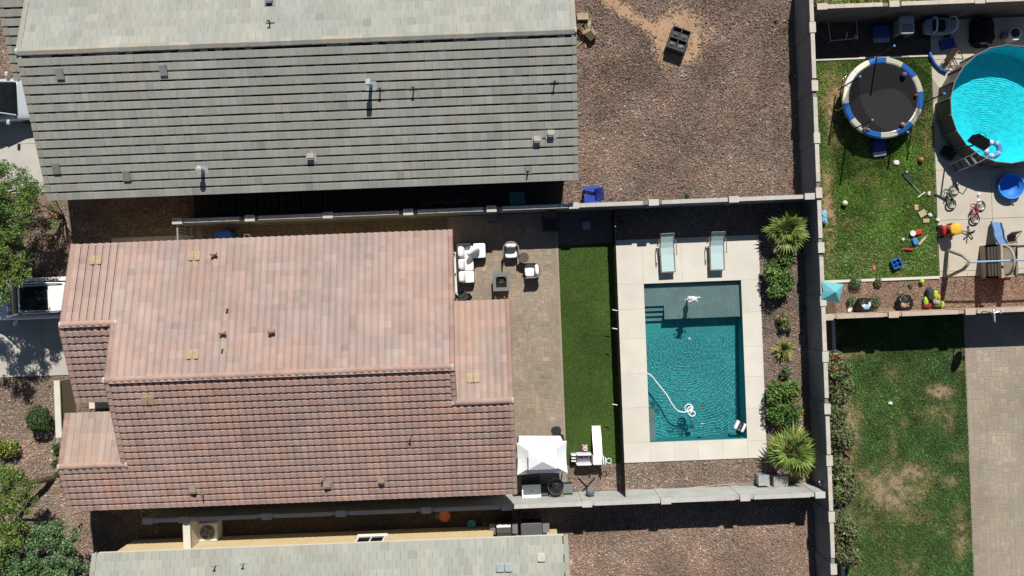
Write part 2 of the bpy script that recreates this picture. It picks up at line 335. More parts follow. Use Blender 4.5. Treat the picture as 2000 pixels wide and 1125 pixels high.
def lawn(name, label, rect, bare, green, soil, seed, dens, hgt, trim=lambda x, y: np.zeros(len(x), bool)):
    x0, x1, y0, y1 = rect; soil = np.array(soil); green = np.array(green)
    def col(x, y): b = bare(x, y)[:, None]; return soil*b+green*.55*(1-b)
    sheet(name, x0, x1, y0, y1, .02, .07, col, m_lawn)
    n = int((x1-x0)*(y1-y0)*dens); x = rng.uniform(x0, x1, n); y = rng.uniform(y0, y1, n); b = bare(x, y)
    k = (rng.random(n) > b*.97) & ~trim(x, y); x, y, b = x[k], y[k], b[k]; n = len(x)
    q = np.exp(rng.normal(0, .32, n))*(.65+.7*vnoise(x, y, .9, seed+4))*(.8+.4*vnoise(x, y, .25, seed+5)); yel = np.clip(b*1.2+rng.normal(0, .12, n)+(vnoise(x, y, .7, seed+6)-.5)*.5-.05, -.2, 1)[:, None]
    t = (green*(1-yel)+np.array((.26, .22, .08))*np.clip(yel, 0, 1))*q[:, None]
    blades(label, x, y, hgt, .017, np.clip(t, .01, 1), .02)
bare1 = patchy([(1625, 190, 22, 60, .8), (1625, 250, 16, 60, .75), (1618, 420, 14, 90, .85), (1640, 160, 25, 20, .6), (1690, 350, 30, 14, .3), (1812, 260, 14, 60, .35), (1700, 300, 30, 30, .35), (1745, 520, 30, 14, .2)], .8, 31)
lawn('lawn', 'weedy green grass of the play yard around the trampoline', (13.98, 19.38, -.2, 9.75), bare1, (.115, .215, .036), (.30, .20, .11), 31, 2300, .065)
bare2 = patchy([(1655, 835, 24, 60, .95), (1650, 800, 18, 35, .8), (1742, 955, 52, 44, 1), (1785, 925, 32, 24, .85), (1700, 932, 34, 16, .75), (1715, 975, 20, 30, .5), (1835, 765, 28, 16, .9), (1850, 825, 14, 24, .5), (1868, 890, 16, 12, .45), (1875, 1040, 16, 46, .7), (1775, 1105, 22, 18, .6), (1690, 1000, 26, 30, .45), (1663, 690, 30, 10, .8), (1870, 700, 16, 26, .55), (1650, 900, 10, 60, .7), (1790, 1010, 34, 14, .5), (1765, 825, 8, 8, .8), (1745, 870, 8, 30, .6), (1855, 940, 16, 14, .6)], .9, 51)
lawn('lawn', 'patchy green grass with bare brown spots beside the paver patio', (14.6, 20.42, -14.5, -1.9), bare2, (.068, .135, .035), (.25, .19, .12), 51, 1700, .07)
def turfcol(x, y): q = .6+.4*vnoise(x, y, 1.6, 71); s = vnoise(x, y, .5, 72); return np.stack([.052*q*(1+.2*s), .1*q, .016*q], 1)
sheet('turf', 2.17, 4.62, -8.14, 1.86, .02, .12, turfcol, m_lawn)
n = 60000; x = rng.uniform(2.18, 4.6, n); y = rng.uniform(-8.13, 1.85, n)
seam = (np.abs((y+2.3)) < .05) | (np.abs(x-3.38) < .03)
q = np.exp(rng.normal(0, .25, n))*(.68+.62*vnoise(x, y, 1.1, 75))*np.where((x-3.75)**2/.8+(y+1.5)**2/.6 < 1, 1.25, 1)*np.where(seam, .86, 1)
blades('smooth artificial turf strip between patio and pool fence', x, y, .032, .012, np.stack([.054*q, .102*q, .015*q], 1), .02, .9)
base('turf_bed', 2.17, 4.66, 1.86, 3.34, .008, M('dark_gravel_bed', (.12, .11, .1), .95, .3, 8, .5, 60))
# ---- play yard concrete
cp = base('concrete_pad', 19.4, 24.6, -.28, 11.4, .012, m_joint)
ys_ = [-.27, yy(1900, 528), yy(1900, 428), yy(1900, 330), 5.6, 7.9, 9.6, 11.4]
for a, b in zip(ys_, ys_[1:]):
    for c, d in ((19.41, 21.9), (21.9, 24.5)): slab('slab', c, d, a, b, .05, m_drive, cp, tint=(1.06, 1.01, .93))
base('shaded_strip', 13.6, 19.4, 9.78, 11.45, .011, M('dark_soil', C(92, 80, 70, K), .95, .3, 3, .4, 40))  # darker soil tone in the strip along the top wall
ed = MB(); ed.b2(13.93, 19.4, -.33, -.21, -.05, .07); struct('kerb', ed, m_conc)
ed = MB(); ed.b2(13.86, 13.96, -.2, 9.75, -.05, .09); struct('kerb', ed, m_conc)
ed = MB(); ed.b2(13.96, 19.38, 9.76, 9.84, -.05, .07); struct('kerb', ed, m_conc)
ed = MB(); ed.b2(14.42, 14.58, -14.3, -2.0, -.05, .06); ed.tint = (1, .9, .8); struct('kerb', ed, m_conc)
ed = MB(); ed.tube([P(1240+i*32, 956-i*1.25+3*math.sin(i*.8), .02) for i in range(-2, 9)], .018, 5)
tag(ed.build('drip_pipe', M('tan_pipe', (.45, .38, .3), .7)), 'thin tan irrigation pipe along the foot of the lower pool wall', 'pipe')
# ================================================================ BLOCK WALLS
def cmu(name, col, ax):
    m = bpy.data.materials.new(name); m.use_nodes = True; n = m.node_tree.nodes; L = m.node_tree.links; b = n['Principled BSDF']
    g = n.new('ShaderNodeNewGeometry'); s = n.new('ShaderNodeSeparateXYZ'); c = n.new('ShaderNodeCombineXYZ'); L.new(g.outputs['Position'], s.inputs[0])
    L.new(s.outputs['X' if ax == 'x' else 'Y'], c.inputs[0]); L.new(s.outputs['Z'], c.inputs[1])
    t = n.new('ShaderNodeTexBrick'); t.inputs['Scale'].default_value = 1; t.inputs['Brick Width'].default_value = .406; t.inputs['Row Height'].default_value = .203; t.inputs['Mortar Size'].default_value = .006
    L.new(c.outputs[0], t.inputs['Vector']); k = .94
    t.inputs['Color1'].default_value = (*col, 1); t.inputs['Color2'].default_value = (col[0]*k, col[1]*k, col[2]*k, 1); t.inputs['Mortar'].default_value = (col[0]*.7, col[1]*.7, col[2]*.7, 1)
    z = n.new('ShaderNodeTexNoise'); z.inputs['Scale'].default_value = 1.3; z.inputs['Detail'].default_value = 5; L.new(g.outputs['Position'], z.inputs['Vector'])
    mr = n.new('ShaderNodeMapRange'); mr.inputs[1].default_value = .3; mr.inputs[2].default_value = .7; mr.inputs[3].default_value = .85; mr.inputs[4].default_value = 1.12; L.new(z.outputs[0], mr.inputs[0])
    v = n.new('ShaderNodeVectorMath'); v.operation = 'MULTIPLY'; L.new(t.outputs['Color'], v.inputs[0]); L.new(mr.outputs[0], v.inputs[1]); L.new(v.outputs[0], b.inputs['Base Color']); b.inputs['Roughness'].default_value = .95
    bp = n.new('ShaderNodeBump'); bp.inputs['Strength'].default_value = .5; bp.inputs['Distance'].default_value = .01; bp.invert = True; L.new(t.outputs['Fac'], bp.inputs['Height']); L.new(bp.outputs[0], b.inputs['Normal'])
    return m
m_cap = M('block_cap', C(206, 202, 194, K), .9, .07, 3, .2, 60, tint=True)
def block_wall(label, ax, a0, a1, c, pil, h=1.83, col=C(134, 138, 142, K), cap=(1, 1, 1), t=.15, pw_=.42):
    T = thing('block_wall', label, 'wall'); mt = cmu('block_masonry', col, ax)
    def put(m, p, q, lo, hi, z0, z1): m.b2(p, q, c+lo, c+hi, z0, z1) if ax == 'x' else m.b2(c+lo, c+hi, p, q, z0, z1)
    m = MB(); put(m, a0, a1, -t/2, t/2, -.1, h-.045); m.build('wall_body', mt, T)
    pil = [p for p in pil]
    for p in pil:
        m = MB(); put(m, p-pw_/2, p+pw_/2, -pw_/2+.11, pw_/2-.11, -.1, h-.01); pl = m.build('pilaster', mt, T)
        m = MB(); m.tint = tuple(q*rnd.uniform(.97, 1.04) for q in cap); put(m, p-pw_/2-.005, p+pw_/2+.005, -.135, .135, h-.01, h+.05); m.build('pilaster_cap', m_cap, pl)
    cache = []
    for k in range(6):
        m = MB(); q = rnd.uniform(.92, 1.04); m.tint = tuple(q*v for v in cap); l = .2005
        if ax == 'x': m.b2(-l, l, -t/2-.012, t/2+.012, -.045, .012)
        else: m.b2(-t/2-.012, t/2+.012, -l, l, -.045, .012)
        cache.append(m.mesh('cap_block', m_cap))
    s = a0+.203
    while s < a1-.1:
        if not any(abs(s-p) < pw_/2+.09 for p in pil):
            o = link('cap_block', rnd.choice(cache), T); o.location = ((s, c, h-.002+rnd.uniform(-.003, .003)) if ax == 'x' else (c, s, h-.002+rnd.uniform(-.003, .003)))
        s += .406
    return T
Xp = lambda l, y: [P(q, y, 1.85).x for q in l]; Yp = lambda l, x: [P(x, q, 1.85).y for q in l]
block_wall('long grey block wall between the grey roofed house and the pink tiled house', 'x', -14.5, 13.15, 3.455, Xp([345, 487, 640, 797, 960, 1121, 1277, 1434], 405)+[13.0])  # default body grey is darkened for the shaded face; same blocks as the sunlit wall
block_wall('tall grey block wall running past the pool planting strip, light caps', 'y', -14.2, 13.2, 13.38, Yp([54, 168, 270, 377, 484, 588, 697, 799, 900, 1010, 1112], 1595), h=1.9, cap=(1.06, 1.0, .96), pw_=.44)  # same darkened grey, putting more shade into the west face
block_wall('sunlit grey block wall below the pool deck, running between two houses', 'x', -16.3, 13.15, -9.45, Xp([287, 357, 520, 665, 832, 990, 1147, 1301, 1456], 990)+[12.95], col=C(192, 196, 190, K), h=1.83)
block_wall('tan block wall at the top of the play yard behind the ride-on toys', 'x', 13.6, 24.2, 11.6, Xp([1604, 1745, 1912], 8), col=C(150, 131, 120, K), cap=(1.08, .98, .9), h=1.9)  # body tan darkened to deepen the shade on the face towards the yard
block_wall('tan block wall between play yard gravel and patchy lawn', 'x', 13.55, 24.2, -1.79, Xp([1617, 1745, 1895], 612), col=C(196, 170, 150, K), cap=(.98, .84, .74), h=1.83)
# ================================================================ ROOF TILES
def flat_tpl(w, L, dip, t=.03, z0=.062):
    x = w/2-.003; e = L-.06; vs = []
    pr = [(0, z0), (e*.745, z0-.006), (e*.785, z0-.062), (L, z0-.064)] if dip else [(0, z0-.01), (e*.5, z0-.017), (e*.9, z0-.024), (L, z0-.034)]
    for y, z in pr: vs += [(-x, y, z), (x, y, z)]
    vs += [(-x, 0, pr[0][1]-t), (x, 0, pr[0][1]-t)]
    return np.array(vs), [[0, 1, 3, 2], [2, 3, 5, 4], [4, 5, 7, 6], [8, 9, 1, 0]]
def s_tpl(w, L, dip, t=.022, amp=.06, n=8):
    vs = []; g_ = .001 if dip else -.0035; xs = np.linspace(-w/2-g_, w/2+g_, n+1); e = L-.05; z0 = .062
    pr = lambda x: amp*(.5+.5*math.cos(2*math.pi*(x/w)))**.75
    wv = lambda x: .026*math.cos(2*math.pi*(x/w)) if dip else 0
    rows = ((0, z0), (e*.64, z0-.004), (e*.68, z0-.07), (L, z0-.072)) if dip else ((0, z0-.01), (e*.5, z0-.017), (e*.9, z0-.024), (L, z0-.032))
    for k, (yq, zq) in enumerate(rows):
        for x in xs: vs.append((x, yq+(wv(x) if k < 3 else 0), pr(x)+zq))
    for x in xs: vs.append((x, wv(x), pr(x)+rows[0][1]-t))
    m = n+1; f = [[r*m+i, r*m+i+1, (r+1)*m+i+1, (r+1)*m+i] for r in range(3) for i in range(n)]+[[4*m+i, 4*m+i+1, i+1, i] for i in range(n)]
    return np.array(vs), f
def roofplane(y0, z0, y1, z1):           # eave (y0,z0) to ridge (y1,z1)
    V = Vector((0, y1-y0, z1-z0)); L = V.length; V.normalize(); sg = 1 if y1 > y0 else -1
    U = Vector((sg, 0, 0)); N = U.cross(V); return dict(y0=y0, z0=z0, U=U, V=V, N=N, L=L, sg=sg, cos=abs(y1-y0)/L)
def tiles(house, pl, rects, w, e, kind, mat, hue, quota, stagger, seed, special=()):
    """rects: (x0,x1,ya,yb) in plan, on plane pl"""
    dip = pl['sg'] > 0; tv, tf = flat_tpl(w, e+.06, dip) if kind == 'flat' else s_tpl(w, e+.05, dip)
    U, V, N = np.array(pl['U']), np.array(pl['V']), np.array(pl['N']); R = np.stack([U, V, N]); out = []
    nrow = int(pl['L']/e)+1
    for r in range(nrow):
        v = r*e-.02; yc = pl['y0']+pl['V'].y*(v+e*.5)
        for (x0, x1, ya, yb) in rects:
            if not (min(ya, yb)-.02 <= yc <= max(ya, yb)-.0*e): continue
            nn = max(1, round((x1-x0)/w)); we = (x1-x0)/nn; off = (-.5*we if (stagger and r % 2) else 0)
            for k_ in range(nn+(1 if off else 0)): out.append((min(max(x0+off+(k_+.5)*we, x0+.3*we), x1-.3*we), v))
    out = np.array(out); rng2 = np.random.default_rng(seed); px = out[:, 0]; py = pl['y0']+pl['V'].y*out[:, 1]; pz = pl['z0']+pl['V'].z*out[:, 1]
    n = len(out); order = np.argsort(px**2+py**2+(pz-H)**2); isobj = np.zeros(n, bool); isobj[order[:quota]] = True
    b = np.exp(rng2.normal(0, .032, n)+(vnoise(px, py*2.2, .75, seed)-.5)*.16+(vnoise(px, py, 2.5, seed+7)-.5)*.1); c1 = ((vnoise(px, py, 1.0, seed+1)-.5)*.22+(vnoise(px, py, .33, seed+2)-.5)*.14+rng2.normal(0, .03, n))*(.16 if kind == 'flat' else .5)
    b = np.where(rng2.random(n) < .02, b*.84, b)
    T = np.stack([b*(1+c1)*hue[0], b*hue[1], b*(1-c1*.7)*hue[2]], 1)
    pos = np.stack([px, py, pz], 1); jit = rng2.normal(0, 1, (n, 3))*np.array([.004, .0012, .0014])
    cache = {}; fa = np.array(tf)
    for i in np.where(isobj)[0]:
        k = (round(b[i]*12), round(c1[i]*30))
        if k not in cache:
            q = k[0]/12; c = k[1]/30; cache[k] = mesh_np('roof_tile', tv, fa, mat, np.array([[q*(1+c)*hue[0], q*hue[1], q*(1-c*.7)*hue[2]]]*len(tf)), smooth=False)
        o = link('roof_tile', cache[k], house)
        o.matrix_basis = Matrix.Translation(Vector(pos[i]+jit[i, 1]*V+jit[i, 2]*N)) @ Matrix((pl['U'], pl['V'], pl['N'])).transposed().to_4x4() @ Matrix.Rotation(jit[i, 0], 4, 'Z')
    j = np.where(~isobj)[0]
    if len(j):
        VV = (tv @ R)[None]+(pos[j]+jit[j, 1:2]*V+jit[j, 2:3]*N)[:, None]+ (tv[:, 0]*0)[None, :, None]
        VV = VV+((jit[j, 0:1]*tv[None, :, 0])[:, :, None]*V[None, None])
        FF = (fa[None]+(np.arange(len(j))*len(tv))[:, None, None]).reshape(-1, 4)
        link('tile_field', mesh_np('tile_field', VV.reshape(-1, 3), FF, mat, np.repeat(T[j], len(tf), 0)), house, kind='stuff')
def deckplane(m, pl, x0, x1, ya, yb, th=.08):
    z = lambda y: pl['z0']+(y-pl['y0'])*pl['V'].z/pl['V'].y
    m.prismx([(ya, z(ya)), (yb, z(yb)), (yb, z(yb)-th), (ya, z(ya)-th)], x0, x1)
def zat(pl, y): return pl['z0']+(y-pl['y0'])*pl['V'].z/pl['V'].y
def ridge(house, x0, x1, y, z, kind, mat, hue, caps=(True, True)):
    l = .40; n = max(1, round((x1-x0)/l)); l = (x1-x0)/n; cache = []
    for k in range(6):
        m = MB(); q = rnd.uniform(.88, 1.1); c = rnd.uniform(-.05, .06); m.tint = (hue[0]*q*(1+c), hue[1]*q, hue[2]*q*(1-c))
        if kind == 'round':
            rr = .135; pts = [(rr*math.cos(t), rr*math.sin(t)*.85-.02) for t in np.linspace(-.1, math.pi+.1, 9)]
        else: pts = [(.17, -.045), (.15, .01), (0, .075), (-.15, .01), (-.17, -.045)]
        a = -l/2; b = l/2+.03; v = [(a, p[0], p[1]) for p in pts]+[(b, p[0]*.93, p[1]*.93) for p in pts]; N_ = len(pts)
        m.add(v, [[i, i+1, N_+i+1, N_+i] for i in range(N_-1)]+[list(range(N_))[::-1], list(range(N_, 2*N_))]); cache.append(m.mesh('ridge_tile', mat, smooth=False))
    for i in range(n):
        o = link('ridge_tile', rnd.choice(cache), house); o.location = (x0+(i+.5)*l, y+rnd.uniform(-.006, .006), z+.045+rnd.uniform(-.004, .004))
    for f, xx, s in ((caps[0], x0, -1), (caps[1], x1, 1)):
        if f:
            m = MB(); m.ell((xx+s*.01, y, z+.03), (.06, .13, .12), 10, 6, .7, jit=.12); m.build('mortar_cap', M('mortar', (.5, .49, .46), .9), house)
def rake(house, pl, x, ya, yb, e, mat, hue, kind, side):
    v0 = abs(ya-pl['y0'])/pl['cos']; v1 = abs(yb-pl['y0'])/pl['cos']; n = round(abs(v1-v0)/e); cache = []
    for k in range(5):
        m = MB(); q = rnd.uniform(.86, 1.08); c = rnd.uniform(-.05, .05); m.tint = (hue[0]*q*(1+c), hue[1]*q, hue[2]*q*(1-c))
        if kind == 'round':
            pts = [(.115*math.cos(t), .085*math.sin(t)) for t in np.linspace(0, math.pi, 7)]+[(-.115, -.1), (-.10, -.1)]
        else: pts = [(.10, .03), (.10, .055), (-.10, .055), (-.10, -.14), (-.075, -.14)]
        pts = [(p[0]*side, p[1]) for p in pts]; N_ = len(pts); v = [(p[0], 0, p[1]+.035) for p in pts]+[(p[0], e+.06, p[1]-.005) for p in pts]
        m.add(v, [[i, i+1, N_+i+1, N_+i] for i in range(N_-1)]+[list(range(N_)), list(range(N_, 2*N_))[::-1]]); cache.append(m.mesh('rake_tile', mat))
    R = Matrix((Vector((1, 0, 0)), pl['V'], Vector((1, 0, 0)).cross(pl['V']) if pl['sg'] > 0 else pl['V'].cross(Vector((1, 0, 0))))).transposed().to_4x4()
    if pl['sg'] < 0: R = Matrix((Vector((1, 0, 0)), pl['V'], pl['N'])).transposed().to_4x4()
    for i in range(n):
        v = v0+i*e-.02; o = link('rake_tile', rnd.choice(cache), house); p = Vector((x, pl['y0'], pl['z0']))+pl['V']*v; o.matrix_basis = Matrix.Translation(p) @ R
def bargeboard(house, pl, x, ya, yb, mat):
    m = MB(); m.prismx([(ya, zat(pl, ya)-.05), (yb, zat(pl, yb)-.05), (yb, zat(pl, yb)-.24), (ya, zat(pl, ya)-.24)], x-.02, x+.02); m.build('bargeboard', mat, house)
def fascia(house, x0, x1, y, z, mat, t=.04):
    m = MB(); m.b2(x0, x1, y-t/2, y+t/2, z-.2, z-.03); m.build('fascia', mat, house)
def vent(house, px, py, pl, kind, col=(.5, .5, .47), lab=None):
    p = P(px, py, 3.6)
    for _ in range(20): p = P(px, py, zat(pl, p.y)+.05)
    m = MB(); m.X = Matrix.Translation((p.x, p.y, zat(pl, p.y)+.03)); m.tint = tuple(q*.68 for q in col)
    slope = pl['V'].z/pl['V'].y; rx = math.atan(slope)
    if kind == 'pipe': m.box((0, 0, .03), (.3, .3, .02), rx=rx); m.cyl((0, 0, 0), .035, .3, 10); m.cyl((0, 0, 0), .07, .1, 10, .04)
    elif kind == 'thinpipe': m.box((0, 0, .035), (.36, .04, .02), rx=rx); m.cyl((0, 0, 0), .03, .32, 8); m.box((0, 0, .32), (.13, .05, .03))
    elif kind == 'box': m.box((0, -.02, .03), (.44, .34, .02), rx=rx); m.box((0, .04, .11), (.24, .26, .16), rx=rx*.3); m.box((0, .06, .2), (.27, .2, .03))
    elif kind == 'flue': m.box((0, 0, .03), (.42, .36, .02), rx=rx); m.cyl((0, 0, 0), .08, .5, 14); m.cyl((0, 0, .46), .125, .09, 14); m.cyl((0, 0, .55), .125, .03, 14, .02)
    elif kind == 'tall': m.box((0, 0, .03), (.44, .36, .02), rx=rx); m.cyl((0, 0, 0), .07, .6, 12); m.box((0, 0, .68), (.2, .22, .2))
    elif kind == 'tilevent': m.box((0, 0, .07), (.3, .42, .07), rx=rx)
    elif kind == 'tee': m.cyl((0, 0, 0), .05, .28, 10); m.tube([(-.13, 0, .27), (.13, 0, .27)], .075, 10)
    m.build('roof_vent', m_col, house, label=lab)
def odd_tiles(house, px, py, pl, n, w, L, col):      # off-colour repair / vent tiles
    p = P(px, py, 3.6)
    for _ in range(20): p = P(px, py, zat(pl, p.y)+.08)
    for i in range(n):
        m = MB(); m.tint = col; m.X = Matrix.Translation((p.x+(i-(n-1)/2)*w*1.05, p.y, zat(pl, p.y)+.105)) @ Matrix.Rotation(math.atan(pl['V'].z/pl['V'].y), 4, 'X'); m.rbox((0, 0, 0), (w, L, .07), .3); m.build('vent_tile', m_col, house)
def window(house, x, y, z, wd, ht, ax, sg, name='window'):   # frame, panes, sill on a wall face; ax = axis the wall runs along
    def bx(m, a0, a1, z0, z1, d0, d1): m.b2(x+a0, x+a1, y+sg*d0, y+sg*d1, z+z0, z+z1) if ax == 'x' else m.b2(x+sg*d0, x+sg*d1, y+a0, y+a1, z+z0, z+z1)
    m = MB(); t = .07
    for q in ((-wd/2-t, -wd/2, -t, ht+t), (wd/2, wd/2+t, -t, ht+t), (-wd/2, wd/2, -t, 0), (-wd/2, wd/2, ht, ht+t), (-.025, .025, 0, ht)): bx(m, *q, .002, .06)
    f = m.build(name, m_white, house)
    for a, b in ((-wd/2, -.025), (.025, wd/2)):
        m = MB(); bx(m, a, b, 0, ht, .004, .03); m.build('pane', m_glass, f)
    m = MB(); bx(m, -wd/2-.12, wd/2+.12, -t-.06, -t-.003, .002, .11); m.build('sill', m_offwhite, f)
# ---------------------------------------------------------------- top house (grey flat tiles)
TH = thing('grey_roof_house', 'long single storey house with grey flat tile roof at the top', 'house')
tS = roofplane(4.45, 2.9, 10.1, 4.8); tN = roofplane(15.75, 2.9, 10.1, 4.8); hg = (1, 1, 1)
m = MB(); m.prismx([(4.95, -.1), (4.95, 2.85), (10.1, 4.62), (15.2, 2.85), (15.2, -.1)], -18.9, 2.6); m.build('wall', m_stucco, TH)
m = MB(); deckplane(m, tS, -19.15, 2.86, 4.47, 10.1); deckplane(m, tN, -19.15, 2.86, 15.73, 10.1); m.build('roof_deck', m_under, TH)
tiles(TH, tS, [(-19.1, 2.78, 4.43, 10.05)], .297, .363, 'flat', m_tile_g, (1, 1, 1), 230, False, 101)
tiles(TH, tN, [(-19.1, 2.78, 10.12, 13.6)], .297, .363, 'flat', m_tile_g, (1.02, 1.03, 1.03), 70, True, 111)
ridge(TH, -19.2, 2.9, 10.1, 4.8, 'angular', m_tile_g, (1.0, .96, .93))
for x_, s_ in ((-19.17, 1), (2.85, -1)):
    rake(TH, tS, x_, 4.45, 10.0, .363, m_tile_g, (.93, .9, .87), 'flat', s_)
    rake(TH, tN, x_, 15.7, 10.2, .363, m_tile_g, (1.0, .97, .92), 'flat', s_)
    bargeboard(TH, tS, x_+(-.06 if s_ > 0 else .06), 4.5, 10.1, m_offwhite); bargeboard(TH, tN, x_+(-.06 if s_ > 0 else .06), 15.7, 10.1, m_offwhite)
fascia(TH, -19.1, 2.8, 4.46, 2.9, m_offwhite)
# lower front wing at the corner
wS = roofplane(9.5, 2.95, 15.2, 4.85)
m = MB(); deckplane(m, wS, -20.35, -18.95, 9.55, 14.2); m.build('roof_deck', m_under, TH)
tiles(TH, wS, [(-20.25, -19.15, 9.5, 13.6)], .297, .363, 'flat', m_tile_g, (.98, .98, .98), 20, False, 121); rake(TH, wS, -20.35, 9.5, 13.8, .363, m_tile_g, (.93, .9, .87), 'flat', 1)
m = MB(); m.prismx([(9.9, -.1), (9.9, 2.9), (14.2, 4.3), (14.2, -.1)], -20.0, -18.92); m.build('wall', m_stucco, TH)
m = MB(); m.b2(-19.75, -19.55, 8.3, 9.6, -.1, 2.35); m.build('wing_wall', m_stuccow, TH); bargeboard(TH, wS, -20.42, 9.5, 13.8, m_offwhite)
for q in ((725, 168, 'tall', (.62, .68, .75)), (743, 176, 'thinpipe', (.04, .04, .04)), (808, 174, 'thinpipe', (.04, .04, .04)), (1083, 162, 'thinpipe', (.05, .05, .05)), (608, 308, 'box', (.62, .58, .52)), (1049, 275, 'box', (.6, .58, .53)), (1076, 263, 'box', (.6, .58, .53)), (1031, 333, 'pipe', (.4, .36, .33)), (397, 333, 'flue', (.62, .64, .64)), (111, 330, 'tilevent', (.3, .3, .26)), (118, 145, 'tilevent', (.36, .35, .32)), (320, 138, 'tilevent', (.36, .34, .33)), (248, 344, 'tilevent', (.36, .34, .31))): vent(TH, q[0], q[1], tS, q[2], q[3])
vent(TH, 527, 4, tN, 'box', (.3, .3, .3)); vent(TH, 528, 45, tN, 'thinpipe', (.05, .05, .05))
# ---------------------------------------------------------------- pink house
PH = thing('pink_tile_house', 'single storey house with pinkish barrel tile roof beside the patio', 'house')
R_ = -3.03; oS = roofplane(-8.57, 2.9, R_, 4.73); oN = roofplane(2.5, 2.9, R_, 4.73)
bS = roofplane(-4.05, 2.9, -.78, 3.985); cN = roofplane(-4.55, 2.86, -6.62, 3.545); dN = roofplane(-.5, 2.88, -4.52, 4.222)
m = MB(); m.prismx([(-8.1, -.1), (-8.1, 2.85), (R_, 4.55), (2.05, 2.85), (2.05, -.1)], -15.95, -2.56); m.build('wall', m_stucco, PH)
m = MB(); m.prismx([(-3.6, -.1), (-3.6, 2.85), (-.78, 3.8), (2.05, 2.85), (2.05, -.1)], -18.0, -15.96); m.build('wall', m_stucco, PH)
m = MB(); m.prismx([(-8.1, -.1), (-8.1, 2.85), (-6.62, 3.35), (-5.0, 2.8), (-5.0, -.1)], -18.5, -15.96); m.build('wall', m_stucco, PH)
m = MB(); m.prismx([(-8.1, -.1), (-8.1, 2.85), (-4.6, 4.0), (-4.6, -.1)], -2.555, -.5); m.build('wall', m_stucco, PH)
m = MB(); deckplane(m, oS, -16.2, -2.5, -8.55, R_); deckplane(m, oN, -16.2, -2.5, 2.48, R_); deckplane(m, oN, -18.25, -16.2, 2.48, -.78); deckplane(m, bS, -18.3, -16.2, -4.0, -.78)
deckplane(m, cN, -18.75, -16.2, -4.58, -6.62); deckplane(m, oS, -18.75, -16.2, -8.55, -6.62); deckplane(m, oS, -2.5, -.25, -8.55, -4.52); deckplane(m, dN, -2.78, -.25, -.53, -4.52); m.build('roof_deck', m_under, PH)
ws, es = .288, .298
tiles(PH, oS, [(-16.15, -2.6, -8.6, R_-.05), (-18.75, -16.1, -8.6, -6.7), (-2.65, -.3, -8.6, -4.6)], ws, es, 's', m_tile_s, (1.05, .96, .92), 190, False, 201)
tiles(PH, oN, [(-16.15, -2.6, R_+.03, 2.54), (-18.25, -16.1, -.75, 2.54)], ws, es, 's', m_tile_s, (1.01, 1.0, 1.0), 80, False, 211)
tiles(PH, bS, [(-18.25, -16.3, -4.08, -.85)], ws, es, 's', m_tile_s, (.94, .9, .9), 10, False, 221)
tiles(PH, cN, [(-18.75, -16.3, -6.55, -4.52)], ws, es, 's', m_tile_s, (1.05, 1.06, 1.02), 10, False, 231)
tiles(PH, dN, [(-2.6, -.3, -4.45, -.47)], ws, es, 's', m_tile_s, (1.02, 1.0, .96), 10, False, 241)
rh = (1.0, .92, .88)
ridge(PH, -16.3, -2.48, R_, 4.73, 'round', m_tile_s, rh); ridge(PH, -18.35, -16.1, -.78, 3.985, 'round', m_tile_s, rh); ridge(PH, -18.88, -16.1, -6.62, 3.545, 'round', m_tile_s, rh); ridge(PH, -2.55, -.17, -4.52, 4.222, 'round', m_tile_s, rh)
for (pl, x_, s_, a, b) in ((oS, -16.22, 1, -6.55, R_), (oN, -2.5, -1, 2.5, R_), (oS, -2.5, -1, -4.45, R_), (oN, -18.3, 1, 2.5, -.8), (bS, -18.36, 1, -4.05, -.8), (cN, -18.84, 1, -4.55, -6.62), (oS, -18.84, 1, -8.57, -6.65), (oS, -.22, -1, -8.57, -4.55), (dN, -.22, -1, -.5, -4.5), (oN, -16.22, 1, -.85, R_)):
    rake(PH, pl, x_, a, b, es, m_tile_s, (.95, .84, .8), 'round', s_)
for (pl, x_, a, b) in ((oN, -2.46, 2.5, R_), (oS, -2.46, -4.5, R_), (oN, -18.36, 2.5, -.8), (bS, -18.42, -4.05, -.8), (cN, -18.9, -4.55, -6.62), (oS, -18.9, -8.57, -6.62), (oS, -.13, -8.57, -4.52), (dN, -.13, -.5, -4.52), (oS, -16.3, -6.6, R_), (oN, -16.3, -.8, R_)): bargeboard(PH, pl, x_, a, b, m_offwhite)
fascia(PH, -18.3, -2.5, 2.5, 2.9, m_offwhite); fascia(PH, -18.8, -.25, -8.56, 2.9, m_offwhite); fascia(PH, -2.4, -.25, -.51, 2.88, m_offwhite)
for x_ in (-.5, -2.3):
    m = MB(); m.b2(x_-.14, x_+.14, -1.0, -.72, 0, 2.75); m.build('porch_post', m_stucco, PH)
m = MB(); m.b2(-2.7, -.36, -.98, -.74, 2.45, 2.72); m.b2(-.62, -.38, -4.6, -.98, 2.45, 2.72); m.build('porch_beam', m_stucco, PH)
window(PH, -2.56, .75, .3, 1.7, 2.0, 'y', 1, 'sliding_door'); m = MB(); m.b2(-2.555, -2.46, -.35, 1.85, 2.4, 2.48); m.build('door_trim', m_white, PH)
for q in ((421, 496, 'tee', (.55, .44, .3)), (445, 604, 'pipe', (.42, .3, .22)), (438, 649, 'tee', (.5, .36, .26)), (436, 682, 'pipe', (.5, .42, .26)), (533, 647, 'tee', (.42, .3, .22))): vent(PH, q[0], q[1], oN, q[2], q[3])
for q in ((802, 853, 'thinpipe', (.4, .33, .22)), (630, 937, 'pipe', (.4, .33, .2)), (641, 948, 'box', (.45, .36, .26)), (746, 939, 'box', (.45, .36, .26)), (379, 958, 'box', (.45, .36, .26)), (398, 966, 'pipe', (.3, .22, .16))): vent(PH, q[0], q[1], oS, q[2], q[3])
yc = (.4, .3, .18)
